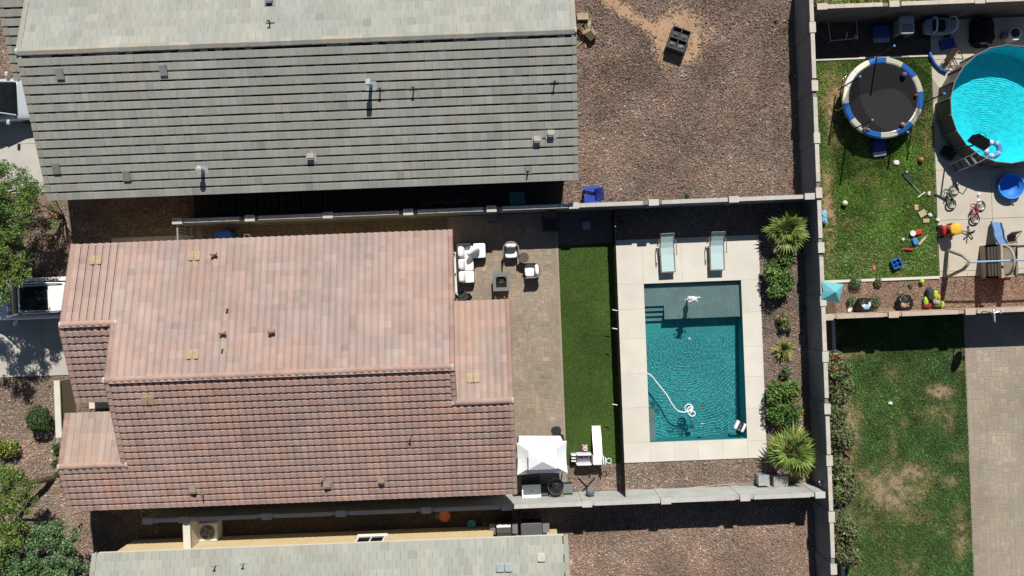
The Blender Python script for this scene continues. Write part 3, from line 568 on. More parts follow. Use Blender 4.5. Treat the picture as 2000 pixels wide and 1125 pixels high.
for q in ((187, 508, oN, 2), (379, 500, oN, 2), (376, 692, oN, 2), (289, 782, oS, 2), (924, 738, dN, 2)): odd_tiles(PH, *q, .25, .4, yc)
# ---------------------------------------------------------------- lower house
LH = thing('pale_roof_house', 'beige house with pale grey flat tile roof at the bottom', 'house')
lN = roofplane(-10.45, 2.9, -16.1, 4.8)
m = MB(); m.prismx([(-10.76, -.1), (-10.76, 2.85), (-16.1, 4.5), (-16.1, -.1)], -17.6, -1.25); m.build('wall', m_stucco, LH)
m = MB(); m.prismx([(-12.6, -.1), (-12.6, 3.2), (-16.1, 4.5), (-16.1, -.1)], -1.24, 1.55); m.build('wall', m_stucco, LH)
m = MB(); m.b2(1.12, 1.58, -11.35, -10.92, 0, 2.72); m.build('porch_column', m_stucco, LH); m = MB(); m.b2(-1.24, 1.58, -11.25, -11.02, 2.5, 2.74); m.build('porch_beam', m_stucco, LH)
m = MB(); deckplane(m, lN, -17.85, 1.82, -10.47, -16.1); m.build('roof_deck', m_under, LH)
tiles(LH, lN, [(-17.8, 1.7, -14.2, -10.42)], .33, .36, 'flat', m_tile_g, (1.03, 1.05, 1.02), 300, True, 301)
rake(LH, lN, -17.9, -10.45, -14.4, .36, m_tile_g, (1.0, .98, .93), 'flat', 1); rake(LH, lN, 1.84, -10.45, -14.4, .36, m_tile_g, (1.0, .98, .93), 'flat', -1); bargeboard(LH, lN, -17.96, -10.45, -14.4, m_offwhite); bargeboard(LH, lN, 1.9, -10.45, -14.4, m_offwhite)
fascia(LH, -17.8, 1.75, -10.46, 2.9, m_offwhite)
window(LH, -6.6, -10.76, 1.0, 1.1, 1.1, 'x', 1)
for q in ((421, 1104, 'thinpipe'), (476, 1100, 'thinpipe')): vent(LH, q[0], q[1], lN, q[2], (.5, .5, .48))
odd_tiles(LH, 1057, 1088, lN, 1, .34, .36, (.46, .44, .38)); odd_tiles(LH, 985, 1108, lN, 2, .33, .36, (.3, .33, .36))
# front courtyard wall, side gate wall
fw = thing('courtyard_wall', 'low white topped stucco wall in front of the pink house entry', 'wall'); m = MB(); m.b2(-20.2, -20.0, -5.75, -3.3, -.1, 1.27); m.b2(-19.998, -19.4, -5.74, -5.55, -.1, 1.27); m.build('wall_body', M('grey_brown_stucco', C(150, 140, 118, K), .9, .06, 2, .2, 80), fw)
m = MB(); m.b2(-20.23, -19.97, -5.78, -3.27, 1.272, 1.33); m.b2(-19.968, -19.42, -5.77, -5.52, 1.272, 1.33); m.build('coping', m_stuccow, fw)
gw = thing('side_gate_wall', 'short beige wall joining the lower house to the shaded block wall', 'wall'); m = MB(); m.b2(-14.6, -14.35, -10.755, -9.6, -.1, 1.75); m.build('wall_body', m_stuccow, gw); m = MB(); m.b2(-14.63, -14.32, -10.75, -9.57, 1.752, 1.8); m.build('coping', m_stuccow, gw)
sg = thing('side_gate', 'slim metal gate closing the shaded passage beside the pink house', 'gate'); m = MB(); 
for k in range(9): m.b2(-14.42, -14.38, 2.12+k*.13, 2.16+k*.13, .1, 1.7)
m.build('pickets', m_lgrey, sg); m = MB(); m.b2(-14.43, -14.37, 2.08, 3.3, 1.66, 1.72); m.b2(-14.43, -14.37, 2.08, 3.3, .1, .16); m.build('rails', m_lgrey, sg)
# ================================================================ POOL
def watermat(name, sig, rip, center, rs, tintc=(.97, .99, 1)):
    m = bpy.data.materials.new(name); m.use_nodes = True; n = m.node_tree.nodes; L = m.node_tree.links; n.remove(n['Principled BSDF']); out = n['Material Output']
    g = n.new('ShaderNodeNewGeometry'); sub = n.new('ShaderNodeVectorMath'); sub.operation = 'SUBTRACT'; sub.inputs[1].default_value = center; L.new(g.outputs['Position'], sub.inputs[0])
    wv = n.new('ShaderNodeTexWave'); wv.wave_type = 'RINGS'; wv.rings_direction = 'Z'; wv.inputs['Scale'].default_value = rs; wv.inputs['Distortion'].default_value = 5; wv.inputs['Detail'].default_value = 2; wv.inputs['Detail Scale'].default_value = 1.4; L.new(sub.outputs[0], wv.inputs['Vector'])
    nz = n.new('ShaderNodeTexNoise'); nz.inputs['Scale'].default_value = 9; nz.inputs['Detail'].default_value = 3; L.new(g.outputs['Position'], nz.inputs['Vector'])
    ad = n.new('ShaderNodeMath'); ad.operation = 'ADD'; L.new(wv.outputs['Fac'], ad.inputs[0]); L.new(nz.outputs[0], ad.inputs[1])
    bp = n.new('ShaderNodeBump'); bp.inputs['Strength'].default_value = 1; bp.inputs['Distance'].default_value = rip; L.new(ad.outputs[0], bp.inputs['Height'])
    fr = n.new('ShaderNodeFresnel'); fr.inputs['IOR'].default_value = 1.33; L.new(bp.outputs[0], fr.inputs['Normal'])
    tr = n.new('ShaderNodeBsdfTransparent'); tr.inputs[0].default_value = (*tintc, 1); gl = n.new('ShaderNodeBsdfGlossy'); gl.inputs['Roughness'].default_value = .06; L.new(bp.outputs[0], gl.inputs['Normal'])
    mx = n.new('ShaderNodeMixShader'); L.new(fr.outputs[0], mx.inputs[0]); L.new(tr.outputs[0], mx.inputs[1]); L.new(gl.outputs[0], mx.inputs[2]); L.new(mx.outputs[0], out.inputs['Surface'])
    va = n.new('ShaderNodeVolumeAbsorption'); mxs = max(sig); va.inputs['Color'].default_value = tuple(1-q/mxs for q in sig)+(1,); va.inputs['Density'].default_value = mxs; L.new(va.outputs[0], out.inputs['Volume'])
    return m
m_plaster = M('grey_pebble_plaster', (.165, .255, .255), .85, .1, 1.5, .3, 14, fine=.1); m_deep = M('depth_tinted_plaster', (.045, .33, .35), .85, .12, .7, .3, 14, fine=.12); m_step = M('step_tinted_plaster', (.11, .28, .285), .85, .1, 1.5, .3, 14, fine=.1)  # the water's depth tint is put into these plaster colours
SP = thing('swimming_pool', 'rectangular teal swimming pool with tanning shelf in the pale deck', 'pool')
SY = P(1350, 622).y; zs = -.25; za = -.95; zb = -1.42
sh = MB(); X0, X1, Y0, Y1 = PX0, PX1, PY0, PY1
def quad(m, *p): m.add(p, [[0, 1, 2, 3]])
quad(sh, (X0, Y0, zb), (X1, Y0, zb), (X1, SY, za), (X0, SY, za))
quad(sh, (X0, Y0, .05), (X1, Y0, .05), (X1, Y0, zb), (X0, Y0, zb)); quad(sh, (X0, Y1, .05), (X1, Y1, .05), (X1, Y1, za), (X0, Y1, za))
for x_ in (X0, X1): quad(sh, (x_, Y0, .05), (x_, SY, .05), (x_, SY, za), (x_, Y0, zb)); quad(sh, (x_, SY, .05), (x_, Y1, .05), (x_, Y1, za), (x_, SY, za))
sh.build('shell', m_deep, SP)
SX = P(1299, 612).x; SY1 = P(1280, 598).y; SY0 = P(1280, 628).y
m = MB(); m.prism([(X0+.003, Y1-.003), (X0+.003, SY1), (SX, SY1), (SX, SY), (X1-.003, SY), (X1-.003, Y1-.003)], za-.05, zs); m.build('tanning_shelf', m_plaster, SP)
h = (SY1-SY0)/3
for k in range(3): m = MB(); m.b2(X0+.004, SX-.004, SY1-.003-(k+1)*h+.003, SY1-.003-k*h, za-.05, zs-.17*(k+1)); m.build('step', m_step, SP)
m = MB(); m.b2(X0+.004, P(1282, 830).x, Y0+.004, P(1275, 801).y, -1.5, -.42); m.build('bench', m_plaster, SP)
JC = P(1345, 650)
def ripples(x, y, c, wl, amp, seed):
    r = np.hypot(x-c.x, y-c.y); ph = r*2*np.pi/wl+14*vnoise(x, y, .6, seed); return amp*.62*np.sin(ph)*(.1+1.2*vnoise(x, y, .7, seed+1))+amp*3.4*(vnoise(x, y, .1, seed+2)-.5)+amp*3*(vnoise(x, y, .24, seed+3)-.5)
def glasswater(name, sig):
    m = bpy.data.materials.new(name); m.use_nodes = True; n = m.node_tree.nodes; L = m.node_tree.links; n.remove(n['Principled BSDF']); out = n['Material Output']
    g_ = n.new('ShaderNodeBsdfGlass'); g_.inputs['Roughness'].default_value = 0; g_.inputs['IOR'].default_value = 1.33; L.new(g_.outputs[0], out.inputs['Surface'])
    return m
def closed_water(nx, ny, X, Y, Z, zbot):          # rippled top, skirt and flat bottom
    i = np.arange(nx*ny).reshape(ny, nx); F = [np.stack([i[:-1, :-1].ravel(), i[:-1, 1:].ravel(), i[1:, 1:].ravel(), i[1:, :-1].ravel()], 1)]
    top = np.stack([X.ravel(), Y.ravel(), Z.ravel()], 1); bot = top.copy(); bot[:, 2] = zbot; o = nx*ny; F.append(F[0][:, ::-1]+o)
    for e_ in (i[0, :], i[:, -1], i[-1, ::-1], i[::-1, 0]): F.append(np.stack([e_[:-1]+o, e_[1:]+o, e_[1:], e_[:-1]], 1))
    return np.concatenate([top, bot]), np.concatenate(F)
nx, ny = 250, 400; X, Y = np.meshgrid(np.linspace(X0-.06, X1+.06, nx), np.linspace(Y0-.06, Y1+.06, ny))
Z = -.06+ripples(X.ravel(), Y.ravel(), JC, .115, .0007, 5).reshape(X.shape)*np.clip((SY+.25-Y)/.8, .12, 1)
V, F = closed_water(nx, ny, X, Y, Z, -1.75); F = F[:(nx-1)*(ny-1)]; V = V[:nx*ny]
wo = link('water', mesh_np('water', V, F, glasswater('pool_water', None), None, True), SP); wo.cycles.is_caustics_caster = True
for o in SP.children:
    if o is not wo: o.cycles.is_caustics_receiver = True
sl.cycles.is_caustics_light = True
fz = lambda y: za+(zb-za)*(SY-y)/(SY-Y0)
for (px, py, r, nm) in ((1346, 661, .07, 'return_fitting'), (1374, 829, .05, 'return_fitting'), (1372, 797, .11, 'drain')):
    p = P(px, py, -.85); m = MB(); m.lathe([(0, .02), (r*.45, .02), (r*.5, .005), (r*.85, .005), (r*.9, .02), (r, 0)], (p.x, p.y, fz(p.y)+.003), 16); m.build(nm, m_wplastic if nm[0] == 'r' else m_plaster, SP).cycles.is_caustics_receiver = True
p = P(1362, 852, -.9); m = MB(); m.box((p.x, Y0+.02, -.75), (.18, .03, .1)); m.build('skimmer_grate', m_black, SP)
# water jet on the shelf
p = P(1344, 584); WJ = thing('water_jet', 'white frothing bubbler jet on the tanning shelf', 'fountain', (p.x, p.y, -.15))
m_froth = M('froth', (.8, .82, .82), .4, .15, 20, fine=.2)
m = MB(); m.tube([(0, 0, 0), (.01, 0, .25), (0, .01, .5), (.01, .01, .8), (0, 0, 1.1), (.01, 0, 1.45)], [.02, .05, .13, .07, .14, .03], 10); m.build('column', m_froth, WJ)
m = MB()
for k in range(70):
    a = rnd.uniform(0, 6.28); r = abs(rnd.gauss(0, .12)); l = rnd.uniform(.04, .12); q = Vector((r*math.cos(a)*1.2, r*math.sin(a)*.9, rnd.uniform(.95, 1.45)-r*.6))
    d = Vector((math.cos(a), math.sin(a), rnd.uniform(-.5, .6)))*l; m.tube([q-d*.5, q, q+d*.5], [.014, .03, .01], 5)
m.build('spray', m_froth, WJ)
# hose and cleaner
pts = [(1264, 729), (1272, 734), (1283, 748), (1295, 762), (1305, 775), (1313, 789), (1321, 800), (1331, 805), (1341, 804), (1349, 799), (1352, 793), (1349, 790), (1343, 790), (1338, 794), (1338, 800), (1344, 803), (1351, 801), (1354, 797), (1351, 794), (1345, 796), (1342, 801), (1345, 809), (1351, 813), (1357, 811), (1358, 806), (1353, 803), (1348, 807), (1347, 815), (1349, 824), (1350, 832)]
pts = [P(x_+.5*math.sin(i), y_, (-.035+.012*math.sin(i*1.7) if i < 27 else -.035-.2*(i-26))) for i, (x_, y_) in enumerate(pts)]
def smooth_pts(p, k=3):
    o = []; 
    for i in range(len(p)-1):
        a, b, c, d = p[max(i-1, 0)], p[i], p[i+1], p[min(i+2, len(p)-1)]
        for j in range(k): t = j/k; o.append(.5*((2*b)+(c-a)*t+(2*a-5*b+4*c-d)*t*t+(3*b-a-3*c+d)*t**3))
    return o+[p[-1]]
HS = thing('vacuum_hose', 'white coiled vacuum hose floating in the pool', 'hose', (pts[10].x, pts[10].y, -.04))
m = MB(); m.tube([q-HS.location for q in smooth_pts(pts)], .027, 8); m.build('hose', m_wplastic, HS, smooth=True)
m = MB(); q = pts[-1]-HS.location; m.ell((q.x, q.y, q.z-.02), (.13, .1, .05), 12, 6, .6); m.build('suction_head', m_wplastic, HS)
p = P(1444, 832, .02); CL = thing('pool_cleaner', 'white and black floating pool robot in the deck corner', 'pool cleaner', (p.x, p.y, -.05), math.radians(62))
m = MB(); m.rbox((0, .14, .06), (.42, .15, .2), .35); m.rbox((0, -.2, .06), (.42, .12, .2), .35); m.build('shell', m_wplastic, CL, True); m = MB(); m.rbox((0, -.03, .04), (.4, .24, .2), .4); m.build('core', m_black, CL, True); m = MB(); m.b2(-.1, .1, -.04, -.02, .14, .147); m.b2(-.18, -.14, -.1, .04, .14, .148); m.build('badge', m_lgrey, CL)
# ================================================================ POOL FENCE
PF = thing('pool_fence', 'black mesh pool fence between turf strip and pale deck', 'fence', (4.62, 0, 0))
m_mesh = M('fence_mesh', (.006, .006, .006), .8, alpha=.88)
ys = [3.3-i*.98 for i in range(14)]
for i, y_ in enumerate(ys):
    m = MB(); m.cyl((0, y_, .0), .02, 1.35, 8); m.build('post', m_iron, PF)
    if i < len(ys)-1:
        m = MB(); m.b2(-.005, .005, y_-.98+.02, y_-.02, .04, 1.33); m.build('mesh_panel', m_mesh, PF)
for py in (606, 642, 790):
    p = P(1201, py, 1.3); m = MB(); m.tube([(p.x-4.62-.12, p.y+.03, 1.36), (p.x-4.62+.1, p.y-.02, 1.36)], .02, 6); m.build('latch', m_white, PF)
p = P(1198, 443, 1.3); m = MB(); m.ell((0, p.y, 1.4), .03); m.build('latch_knob', m_lgrey, PF)
# ================================================================ DECK FURNITURE
m_aqua = M('aqua_sling', C(196, 222, 222, K), .8, .05, 8, .2, 150); m_frame = M('brown_frame', (.2, .165, .135), .5, .15, 12)
def lounger(px, py, label, rot, back):
    p = P(px, py); T = thing('sun_lounger', label, 'lounger', (p.x, p.y, .06), rot, 'sun loungers on the pool deck')
    w_, L = .66, 1.75; zb_ = .36; hy = L/2-.62; ang = math.radians(back)
    m = MB(); m.b2(-w_/2, -w_/2+.045, -L/2, hy, zb_-.06, zb_); m.b2(w_/2-.045, w_/2, -L/2, hy, zb_-.06, zb_); m.b2(-w_/2+.046, w_/2-.046, -L/2, -L/2+.045, zb_-.06, zb_-.002)
    m.build('frame', m_frame, T)
    for sx in (-1, 1):
        for y_ in (-L/2+.12, hy-.02, L/2-.25): m = MB(); m.b2(sx*(w_/2-.022)-.02, sx*(w_/2-.022)+.02, y_-.02, y_+.02, 0, zb_-.062); m.build('leg', m_frame, T)
        m = MB(); m.tube([(sx*(w_/2+.05), hy-.35, zb_-.02), (sx*(w_/2+.05), hy-.35, zb_+.2), (sx*(w_/2+.05), hy+.25, zb_+.2), (sx*(w_/2+.03), hy+.32, zb_)], .02, 6); m.build('armrest', m_frame, T)
    m = MB(); m.add([(-w_/2+.05, -L/2+.05, zb_-.01), (w_/2-.05, -L/2+.05, zb_-.01), (w_/2-.05, -.1, zb_-.035), (-w_/2+.05, -.1, zb_-.035), (w_/2-.05, hy, zb_-.005), (-w_/2+.05, hy, zb_-.005)], [[0, 1, 2, 3], [3, 2, 4, 5]]); m.build('seat_sling', m_aqua, T)
    bl = .66; c, s = math.cos(ang), math.sin(ang)
    f = lambda t, o=0: (hy+t*c-o*s, zb_+t*s+o*c)
    b = MB(); a0, a1, a2, a3 = f(.0), f(bl*.35, -.03), f(bl*.8, -.02), f(bl, .03)
    b.add([(sx*(w_/2-.05), q[0], q[1]) for q in (a0, a1, a2, a3) for sx in (-1, 1)], [[0, 1, 3, 2], [2, 3, 5, 4], [4, 5, 7, 6]]); bk = b.build('back_sling', m_aqua, T)
    m = MB()
    for sx in (-1, 1): m.tube([(sx*(w_/2-.03), *f(0, 0)), (sx*(w_/2-.03), *f(bl+.02, 0))], .02, 6)
    m.tube([(-w_/2+.03, *f(bl+.02, 0)), (w_/2-.03, *f(bl+.02, 0))], .022, 6); m.build('back_frame', m_frame, T)
lounger(1300, 495, 'pale aqua sun lounger on the deck, nearer the black fence', math.radians(1.2), 28)
lounger(1396, 491, 'pale aqua sun lounger on the deck, nearer the palm', math.radians(-.6), 33)
# ================================================================ PATIO FURNITURE
m_cush = M('white_cushion', (.8, .81, .8), .9, .04, 6, .25, 30); m_wick = M('dark_wicker', (.05, .045, .042), .8, .25, 40, .4, 120); m_wickb = M('brown_wicker', (.27, .205, .165), .8, .2, 40, .4, 120)
p = P(922, 515); SF = thing('sectional_sofa', 'white cushioned corner sofa against the pink house wall', 'sofa', (p.x, p.y, .045))
x0, x1, y0, y1 = P(895, 515).x-p.x, P(926, 515).x-p.x, P(910, 553).y-p.y, P(910, 477).y-p.y; cx1 = P(949, 490).x-p.x; cy0 = P(935, 505).y-p.y
m = MB(); m.b2(x0, x1, y0, y1, .05, .3); m.b2(x1+.003, cx1, cy0, y1, .05, .3); m.build('base', m_wick, SF)
m = MB(); m.b2(x0, x0+.1, y0, y1, .301, .68); m.build('back_frame', m_wick, SF); m = MB(); m.b2(x0+.101, x1-.1, y1-.1, y1, .301, .68); m.build('side_frame', m_wick, SF)
n3 = (y1-.1-y0)/3
for k in range(3):
    m = MB(); m.rbox(((x0+.1+x1)/2, y0+(k+.5)*n3, .37), (x1-x0-.11, n3-.015, .17), .2); m.build('seat_cushion', m_cush, SF, True)
    m = MB(); m.X = Matrix.Translation((x0+.2, y0+(k+.5)*n3, .6)) @ Matrix.Rotation(math.radians(-14), 4, 'Y'); m.ell((0, 0, 0), (.13, n3/2-.02, .24), 16, 10, .55, jit=.03); m.build('back_cushion', m_cush, SF, True)
m = MB(); m.rbox(((x1+cx1)/2, (cy0+y1)/2, .37), (cx1-x1-.01, y1-cy0-.01, .17), .2); m.build('seat_cushion', m_cush, SF, True)
m = MB(); m.X = Matrix.Translation((x1+.02, y1-.4, .72)) @ Matrix.Rotation(math.radians(38), 4, 'Z') @ Matrix.Rotation(math.radians(-30), 4, 'X'); m.ell((0, 0, 0), (.3, .12, .26), 16, 10, .6, jit=.04); m.build('throw_pillow', m_cush, SF, True)
p = P(979, 553, .6); FT = thing('fire_pit_table', 'square dark grey fire pit table with charred logs', 'fire pit', (p.x, p.y+.05, .045))
m = MB()
for q in ((-.37, .37, .24, .4), (-.37, .37, -.4, -.24), (-.37, -.24, -.239, .239), (.24, .37, -.239, .239)): m.b2(*q, .52, .57)
m.build('table_top', m_grey, FT)
for q in (-.3, .3):
    for r in (-.33, .33): m = MB(); m.b2(q-.04, q+.04, r-.04, r+.04, 0, .519); m.build('leg', m_dark, FT)
m = MB(); m.b2(-.3, .3, -.33, .33, .12, .15); m.build('shelf', m_dark, FT); m = MB(); m.lathe([(0, .38), (.12, .39), (.2, .47), (.25, .53), (.27, .53)], n=20); m.build('fire_bowl', m_black, FT)
for k in range(6): a = k*1.1; m = MB(); m.tube([(.17*math.cos(a), .17*math.sin(a), .44), (-.12*math.cos(a+.5), -.12*math.sin(a+.5), .53)], .022, 6); m.build('log', m_bark, FT)
def clubchair(px, py, label, rot):
    p = P(px, py, .3); T = thing('wicker_chair', label, 'chair', (p.x, p.y, .045), rot, 'round backed wicker chairs on the patio')
    R = .34; pts = [(R*math.cos(a), R*math.sin(a)*.95+.03) for a in np.linspace(-.15, math.pi+.15, 15)]
    pts = [(R, -.36)]+pts+[(-R, -.36)]
    m = MB(); m.tube([(x_, y_, .62+.1*max(0, y_)/.35) for x_, y_ in pts], .036, 7); m.build('rim', m_wickb, T, True)
    m = MB(); vs = []; 
    for x_, y_ in pts: vs += [(x_*.86, y_*.86, .08), (x_*.98, y_*.98, .62+.1*max(0, y_)/.35)]
    m.add(vs, [[2*i, 2*i+2, 2*i+3, 2*i+1] for i in range(len(pts)-1)]); m.build('back_shell', m_wickb, T)
    m = MB(); m.rbox((0, -.05, .2), (.56, .58, .24), .4); m.build('seat_base', m_wick, T); m = MB(); m.rbox((0, -.06, .37), (.54, .58, .13), .35); m.build('seat_cushion', m_cush, T, True)
    m = MB(); m.ell((0, .19, .58), (.25, .1, .2), 16, 8, .6, jit=.03); m.build('back_cushion', m_cush, T, True)
clubchair(998, 489, 'round backed wicker chair facing down the patio, above the side table', 0)
clubchair(1040, 528, 'round backed wicker chair turned towards the fire pit, below the side table', math.radians(-88))
p = P(1023, 503, .5); ST = thing('side_table', 'small round brown side table between the two wicker chairs', 'table', (p.x, p.y, .045)); m = MB(); m.cyl((0, 0, .47), .225, .035, 28); m.build('table_top', M('brown_top', (.09, .066, .058), .6, .1), ST); m = MB(); m.torus((0, 0, .485), .232, .018, 28, 6); m.build('rim', m_wickb, ST)
m = MB(); m.lathe([(.2, 0), (.17, .25), (.2, .46)], n=18); m.build('pedestal', m_wick, ST)
p = P(906, 578); FC = thing('folded_chair', 'dark folded chair leaning at the foot of the white sofa', 'chair', (p.x, p.y, .045), .5); m = MB(); m.box((0, 0, .35), (.42, .03, .7), rx=.6); m.build('back', m_dark, FC); m = MB(); m.box((.1, -.12, .25), (.42, .03, .5), rx=-.5); m.build('seat', m_dark, FC)
def adirondack(px, py, label, rot, mat, grp):
    p = P(px, py); T = thing('adirondack_chair', label, 'chair', (p.x, p.y, .05), rot, grp)
    for k in range(6): m = MB(); m.box((-.25+k*.1, .27, .58), (.085, .03, .8-.03*abs(k-2.5)**1.4), rx=math.radians(-26)); m.build('back_slat', mat, T)
    for k in range(5): m = MB(); m.box((0, -.34+k*.115, .37-k*.035), (.54, .1, .025), rx=-.25); m.build('seat_slat', mat, T)
    for s in (-1, 1):
        m = MB(); m.b2(s*.34-.07, s*.34+.07, -.42, .3, .53, .56); m.build('armrest', mat, T); m = MB(); m.b2(s*.3-.02, s*.3+.02, -.4, -.3, 0, .529); m.build('leg', mat, T); m = MB(); m.box((s*.3, .05, .2), (.035, .85, .1), rx=-.35); m.build('leg', mat, T)
adirondack(1075, 436, 'black slatted chair in the shade of the patio wall', 0, m_dark, None)
adirondack(1156, 384, 'blue plastic slatted chair on the gravel against the block wall', math.radians(-86), M('blue_plastic', (.03, .07, .36), .4, .08), None)
p = P(1145, 441); BX_ = thing('utility_box', 'small blue-grey square box on the shaded bed above the turf', 'box', (p.x, p.y, .01)); m = MB(); m.box((0, 0, .1), (.36, .36, .2), taper=.9); m.build('body', M('bluegrey', (.25, .3, .4), .6), BX_); m = MB(); m.box((0, 0, .215), (.34, .34, .03)); m.build('lid', M('bluegrey', (.25, .3, .4), .6), BX_)
p = P(962, 425); BX_ = thing('hose_box', 'dark storage box standing at the shaded wall pilaster', 'box', (p.x, p.y-.05, .045)); m = MB(); m.rbox((0, 0, .3), (.42, .36, .6), .2); m.build('body', m_dark, BX_); m = MB(); m.rbox((0, .02, .62), (.46, .4, .06), .2); m.build('lid', m_grey, BX_)
# ================================================================ GRILL CANOPY AND WHAT STANDS ROUND IT
m_canvas = M('white_canvas', (.74, .76, .78), .85, .03, 4, .15, 30)
cs = [P(1009, 865, 1.74), P(1107, 861, 1.74), P(1109, 924, 1.74), P(1010, 928, 1.74)]; cc = sum(cs, Vector())/4
GZ = thing('grill_canopy', 'white pyramid canopy on black posts over the grill corner', 'canopy', (cc.x, cc.y, 0)); L = [q-Vector((cc.x, cc.y, 0)) for q in cs]
inn = [Vector((q.x*.36, q.y*.36, 2.16)) for q in L]; ap = [Vector((q.x*.55, q.y*.55, 2.14)) for q in L]
m = MB(); N_ = 6
for i in range(4):
    a, b, c, d = L[i], L[(i+1) % 4], inn[(i+1) % 4], inn[i]
    for u in range(N_):
        for v in range(4):
            def pt_(s, t): q = (a*(1-s)+b*s)*(1-t)+(d*(1-s)+c*s)*t; return q+Vector((0, 0, -.09*math.sin(math.pi*s)*(1-t)-.05*math.sin(math.pi*t)))*1 - Vector((a.x+b.x, a.y+b.y, 0))*.018*math.sin(math.pi*s)*(1-t)
            m.add([pt_(u/N_, v/4), pt_((u+1)/N_, v/4), pt_((u+1)/N_, (v+1)/4), pt_(u/N_, (v+1)/4)], [[0, 1, 2, 3]])
m.build('lower_canopy', m_canvas, GZ)
m = MB(); m.add([*[q+Vector((0, 0, .12)) for q in ap], (0, 0, 2.5)], [[0, 1, 4], [1, 2, 4], [2, 3, 4], [3, 0, 4]]); m.build('top_cap', m_canvas, GZ)
m = MB(); a, b = L[0]+Vector((.12, .24, -.35)), L[1]+Vector((-.25, .16, -.35)); m.add([a, b, L[1]+Vector((-.15, -.08, -.12)), L[0]+Vector((.08, -.06, -.12))], [[0, 1, 2, 3]]); m.build('front_flap', m_canvas, GZ)
for q in L: m = MB(); m.cyl((q.x*.93, q.y*.9, 0), .03, 1.72, 8); m.build('post', m_iron, GZ)
m = MB()
for i in range(4): a, b = L[i]*.96, L[(i+1) % 4]*.96; a.z = b.z = 1.63; m.tube([a, b], .022, 6)
m.build('top_frame', m_iron, GZ)
p = P(1036, 937); SB = thing('slatted_bench', 'dark slatted bench half under the white canopy', 'bench', (p.x, p.y, .045))
for k in range(4): m = MB(); m.b2(-.42, .42, -.2+k*.1, -.11+k*.1, .4, .43); m.build('slat', m_dark, SB)
for q in (-.36, .36): m = MB(); m.b2(q-.03, q+.03, -.18, .18, 0, .399); m.build('leg', m_dark, SB)
p = P(1038, 961, .6); DB = thing('storage_cart', 'white topped storage cart against the sunlit wall', 'cart', (p.x, p.y, .045)); m = MB(); m.b2(-.4, .4, -.3, .3, .05, .6); m.build('body', m_grey, DB)
m = MB(); m.b2(-.42, .42, -.34, .34, .601, .63); m.build('lid', m_wplastic, DB); m = MB(); 
for q in (-.4, .4): m.b2(q-.025, q+.025, -.34, .34, .631, .66)
m.b2(-.374, .374, -.34, -.29, .631, .66); m.b2(-.02, .02, -.289, .0, .631, .66); m.b2(-.07, .07, .0, .05, .631, .67); m.build('rim', m_white, DB)
p = P(1064, 962, .4); FB = thing('side_shelf', 'low grey crate between storage cart and round grill', 'crate', (p.x, p.y, .045)); m = MB(); m.b2(-.14, .14, -.3, .3, 0, .4); m.build('body', m_dark, FB); m = MB(); m.b2(-.15, .15, -.32, .0, .401, .43); m.build('lid', m_lgrey, FB)
p = P(1086, 950, .8); KG = thing('kamado_grill', 'round black dome grill with slatted wooden shelf', 'grill', (p.x, p.y, .045)); m = MB(); m.lathe([(.16, .35), (.3, .55), (.33, .75)], n=24); m.build('bowl', m_black, KG, True)
m = MB(); m.lathe([(.335, .76), (.31, .95), (.2, 1.08), (.07, 1.12), (.07, 1.2), (0, 1.2)], n=24); m.build('dome', M('gloss_black', (.02, .02, .022), .25, .1, 4), KG, True); m = MB(); m.torus((0, 0, .755), .345, .02, 24, 6); m.build('band', m_steel, KG)
for k in range(7): a = -2.15+k*.2; m = MB(); m.tint = (.9, .85, .8); m.box((.48*math.cos(a), .48*math.sin(a)+.02, .7), (.2, .075, .025), rz=a); m.build('shelf_slat', m_wood, KG)
for k in range(4): a = k*math.pi/2+.78; m = MB(); m.tube([(.2*math.cos(a), .2*math.sin(a), .36), (.3*math.cos(a), .3*math.sin(a), .03)], .025, 6); m.build('leg', m_iron, KG)
p = P(1109, 956, .4); CB = thing('covered_box', 'dark grey covered box beside the round grill', 'box', (p.x, p.y, .045)); m = MB(); m.rbox((0, .02, .2), (.44, .5, .44), .15); m.build('body', m_dark, CB); m = MB(); m.rbox((0, .05, .44), (.46, .4, .06), .2); m.build('lid', m_grey, CB)
p = P(1086, 841, .8); FN = thing('pedestal_fan', 'black round fan tilted skyward at the canopy corner', 'fan', (p.x, p.y, .045)); m = MB(); m.X = Matrix.Translation((0, 0, .8)) @ Matrix.Rotation(.25, 4, 'X'); m.lathe([(0, .06), (.2, .05), (.23, 0), (.2, -.06), (0, -.08)], n=26); m.build('head', m_dark, FN); m = MB(); m.tube([(0, 0, .72), (.12, -.15, .7), (.3, -.28, .66)], .05, 8); m.build('motor', m_black, FN)
m = MB(); m.cyl((.05, -.1, 0), .025, .7, 8); m.build('pole', m_black, FN); m = MB(); m.tube([(-.12, -.32, .03), (.05, -.1, .03), (.28, -.42, .03)], .03, 6); m.tube([(.05, -.1, .03), (.2, .05, .03)], .03, 6); m.build('foot', m_black, FN)
p = P(1146, 950); UB = thing('folded_umbrella', 'folded grey umbrella tied up on a black cross base', 'umbrella', (p.x, p.y, .0)); m = MB()
for a in (.8, 2.3, 3.9, 5.4): m.tube([(0, 0, .05), (.55*math.cos(a), .55*math.sin(a), .04)], .03, 6)
m.build('cross_base', m_black, UB); m = MB(); m.cyl((0, 0, 0), .03, 1.25, 8); m.build('pole', m_iron, UB); m_ug = M('grey_umbrella', (.17, .19, .22), .8, .1)
for k in range(9): a = k*.7; m = MB(); m.tube([(.03*math.cos(a), .03*math.sin(a), 1.25), (.16*math.cos(a)+.08, .2*math.sin(a)-.05, .9), (.13*math.cos(a+.3)+.14, .2*math.sin(a+.3)-.2, .45)], [.02, .055, .02], 6); m.build('canopy_fold', m_ug, UB)
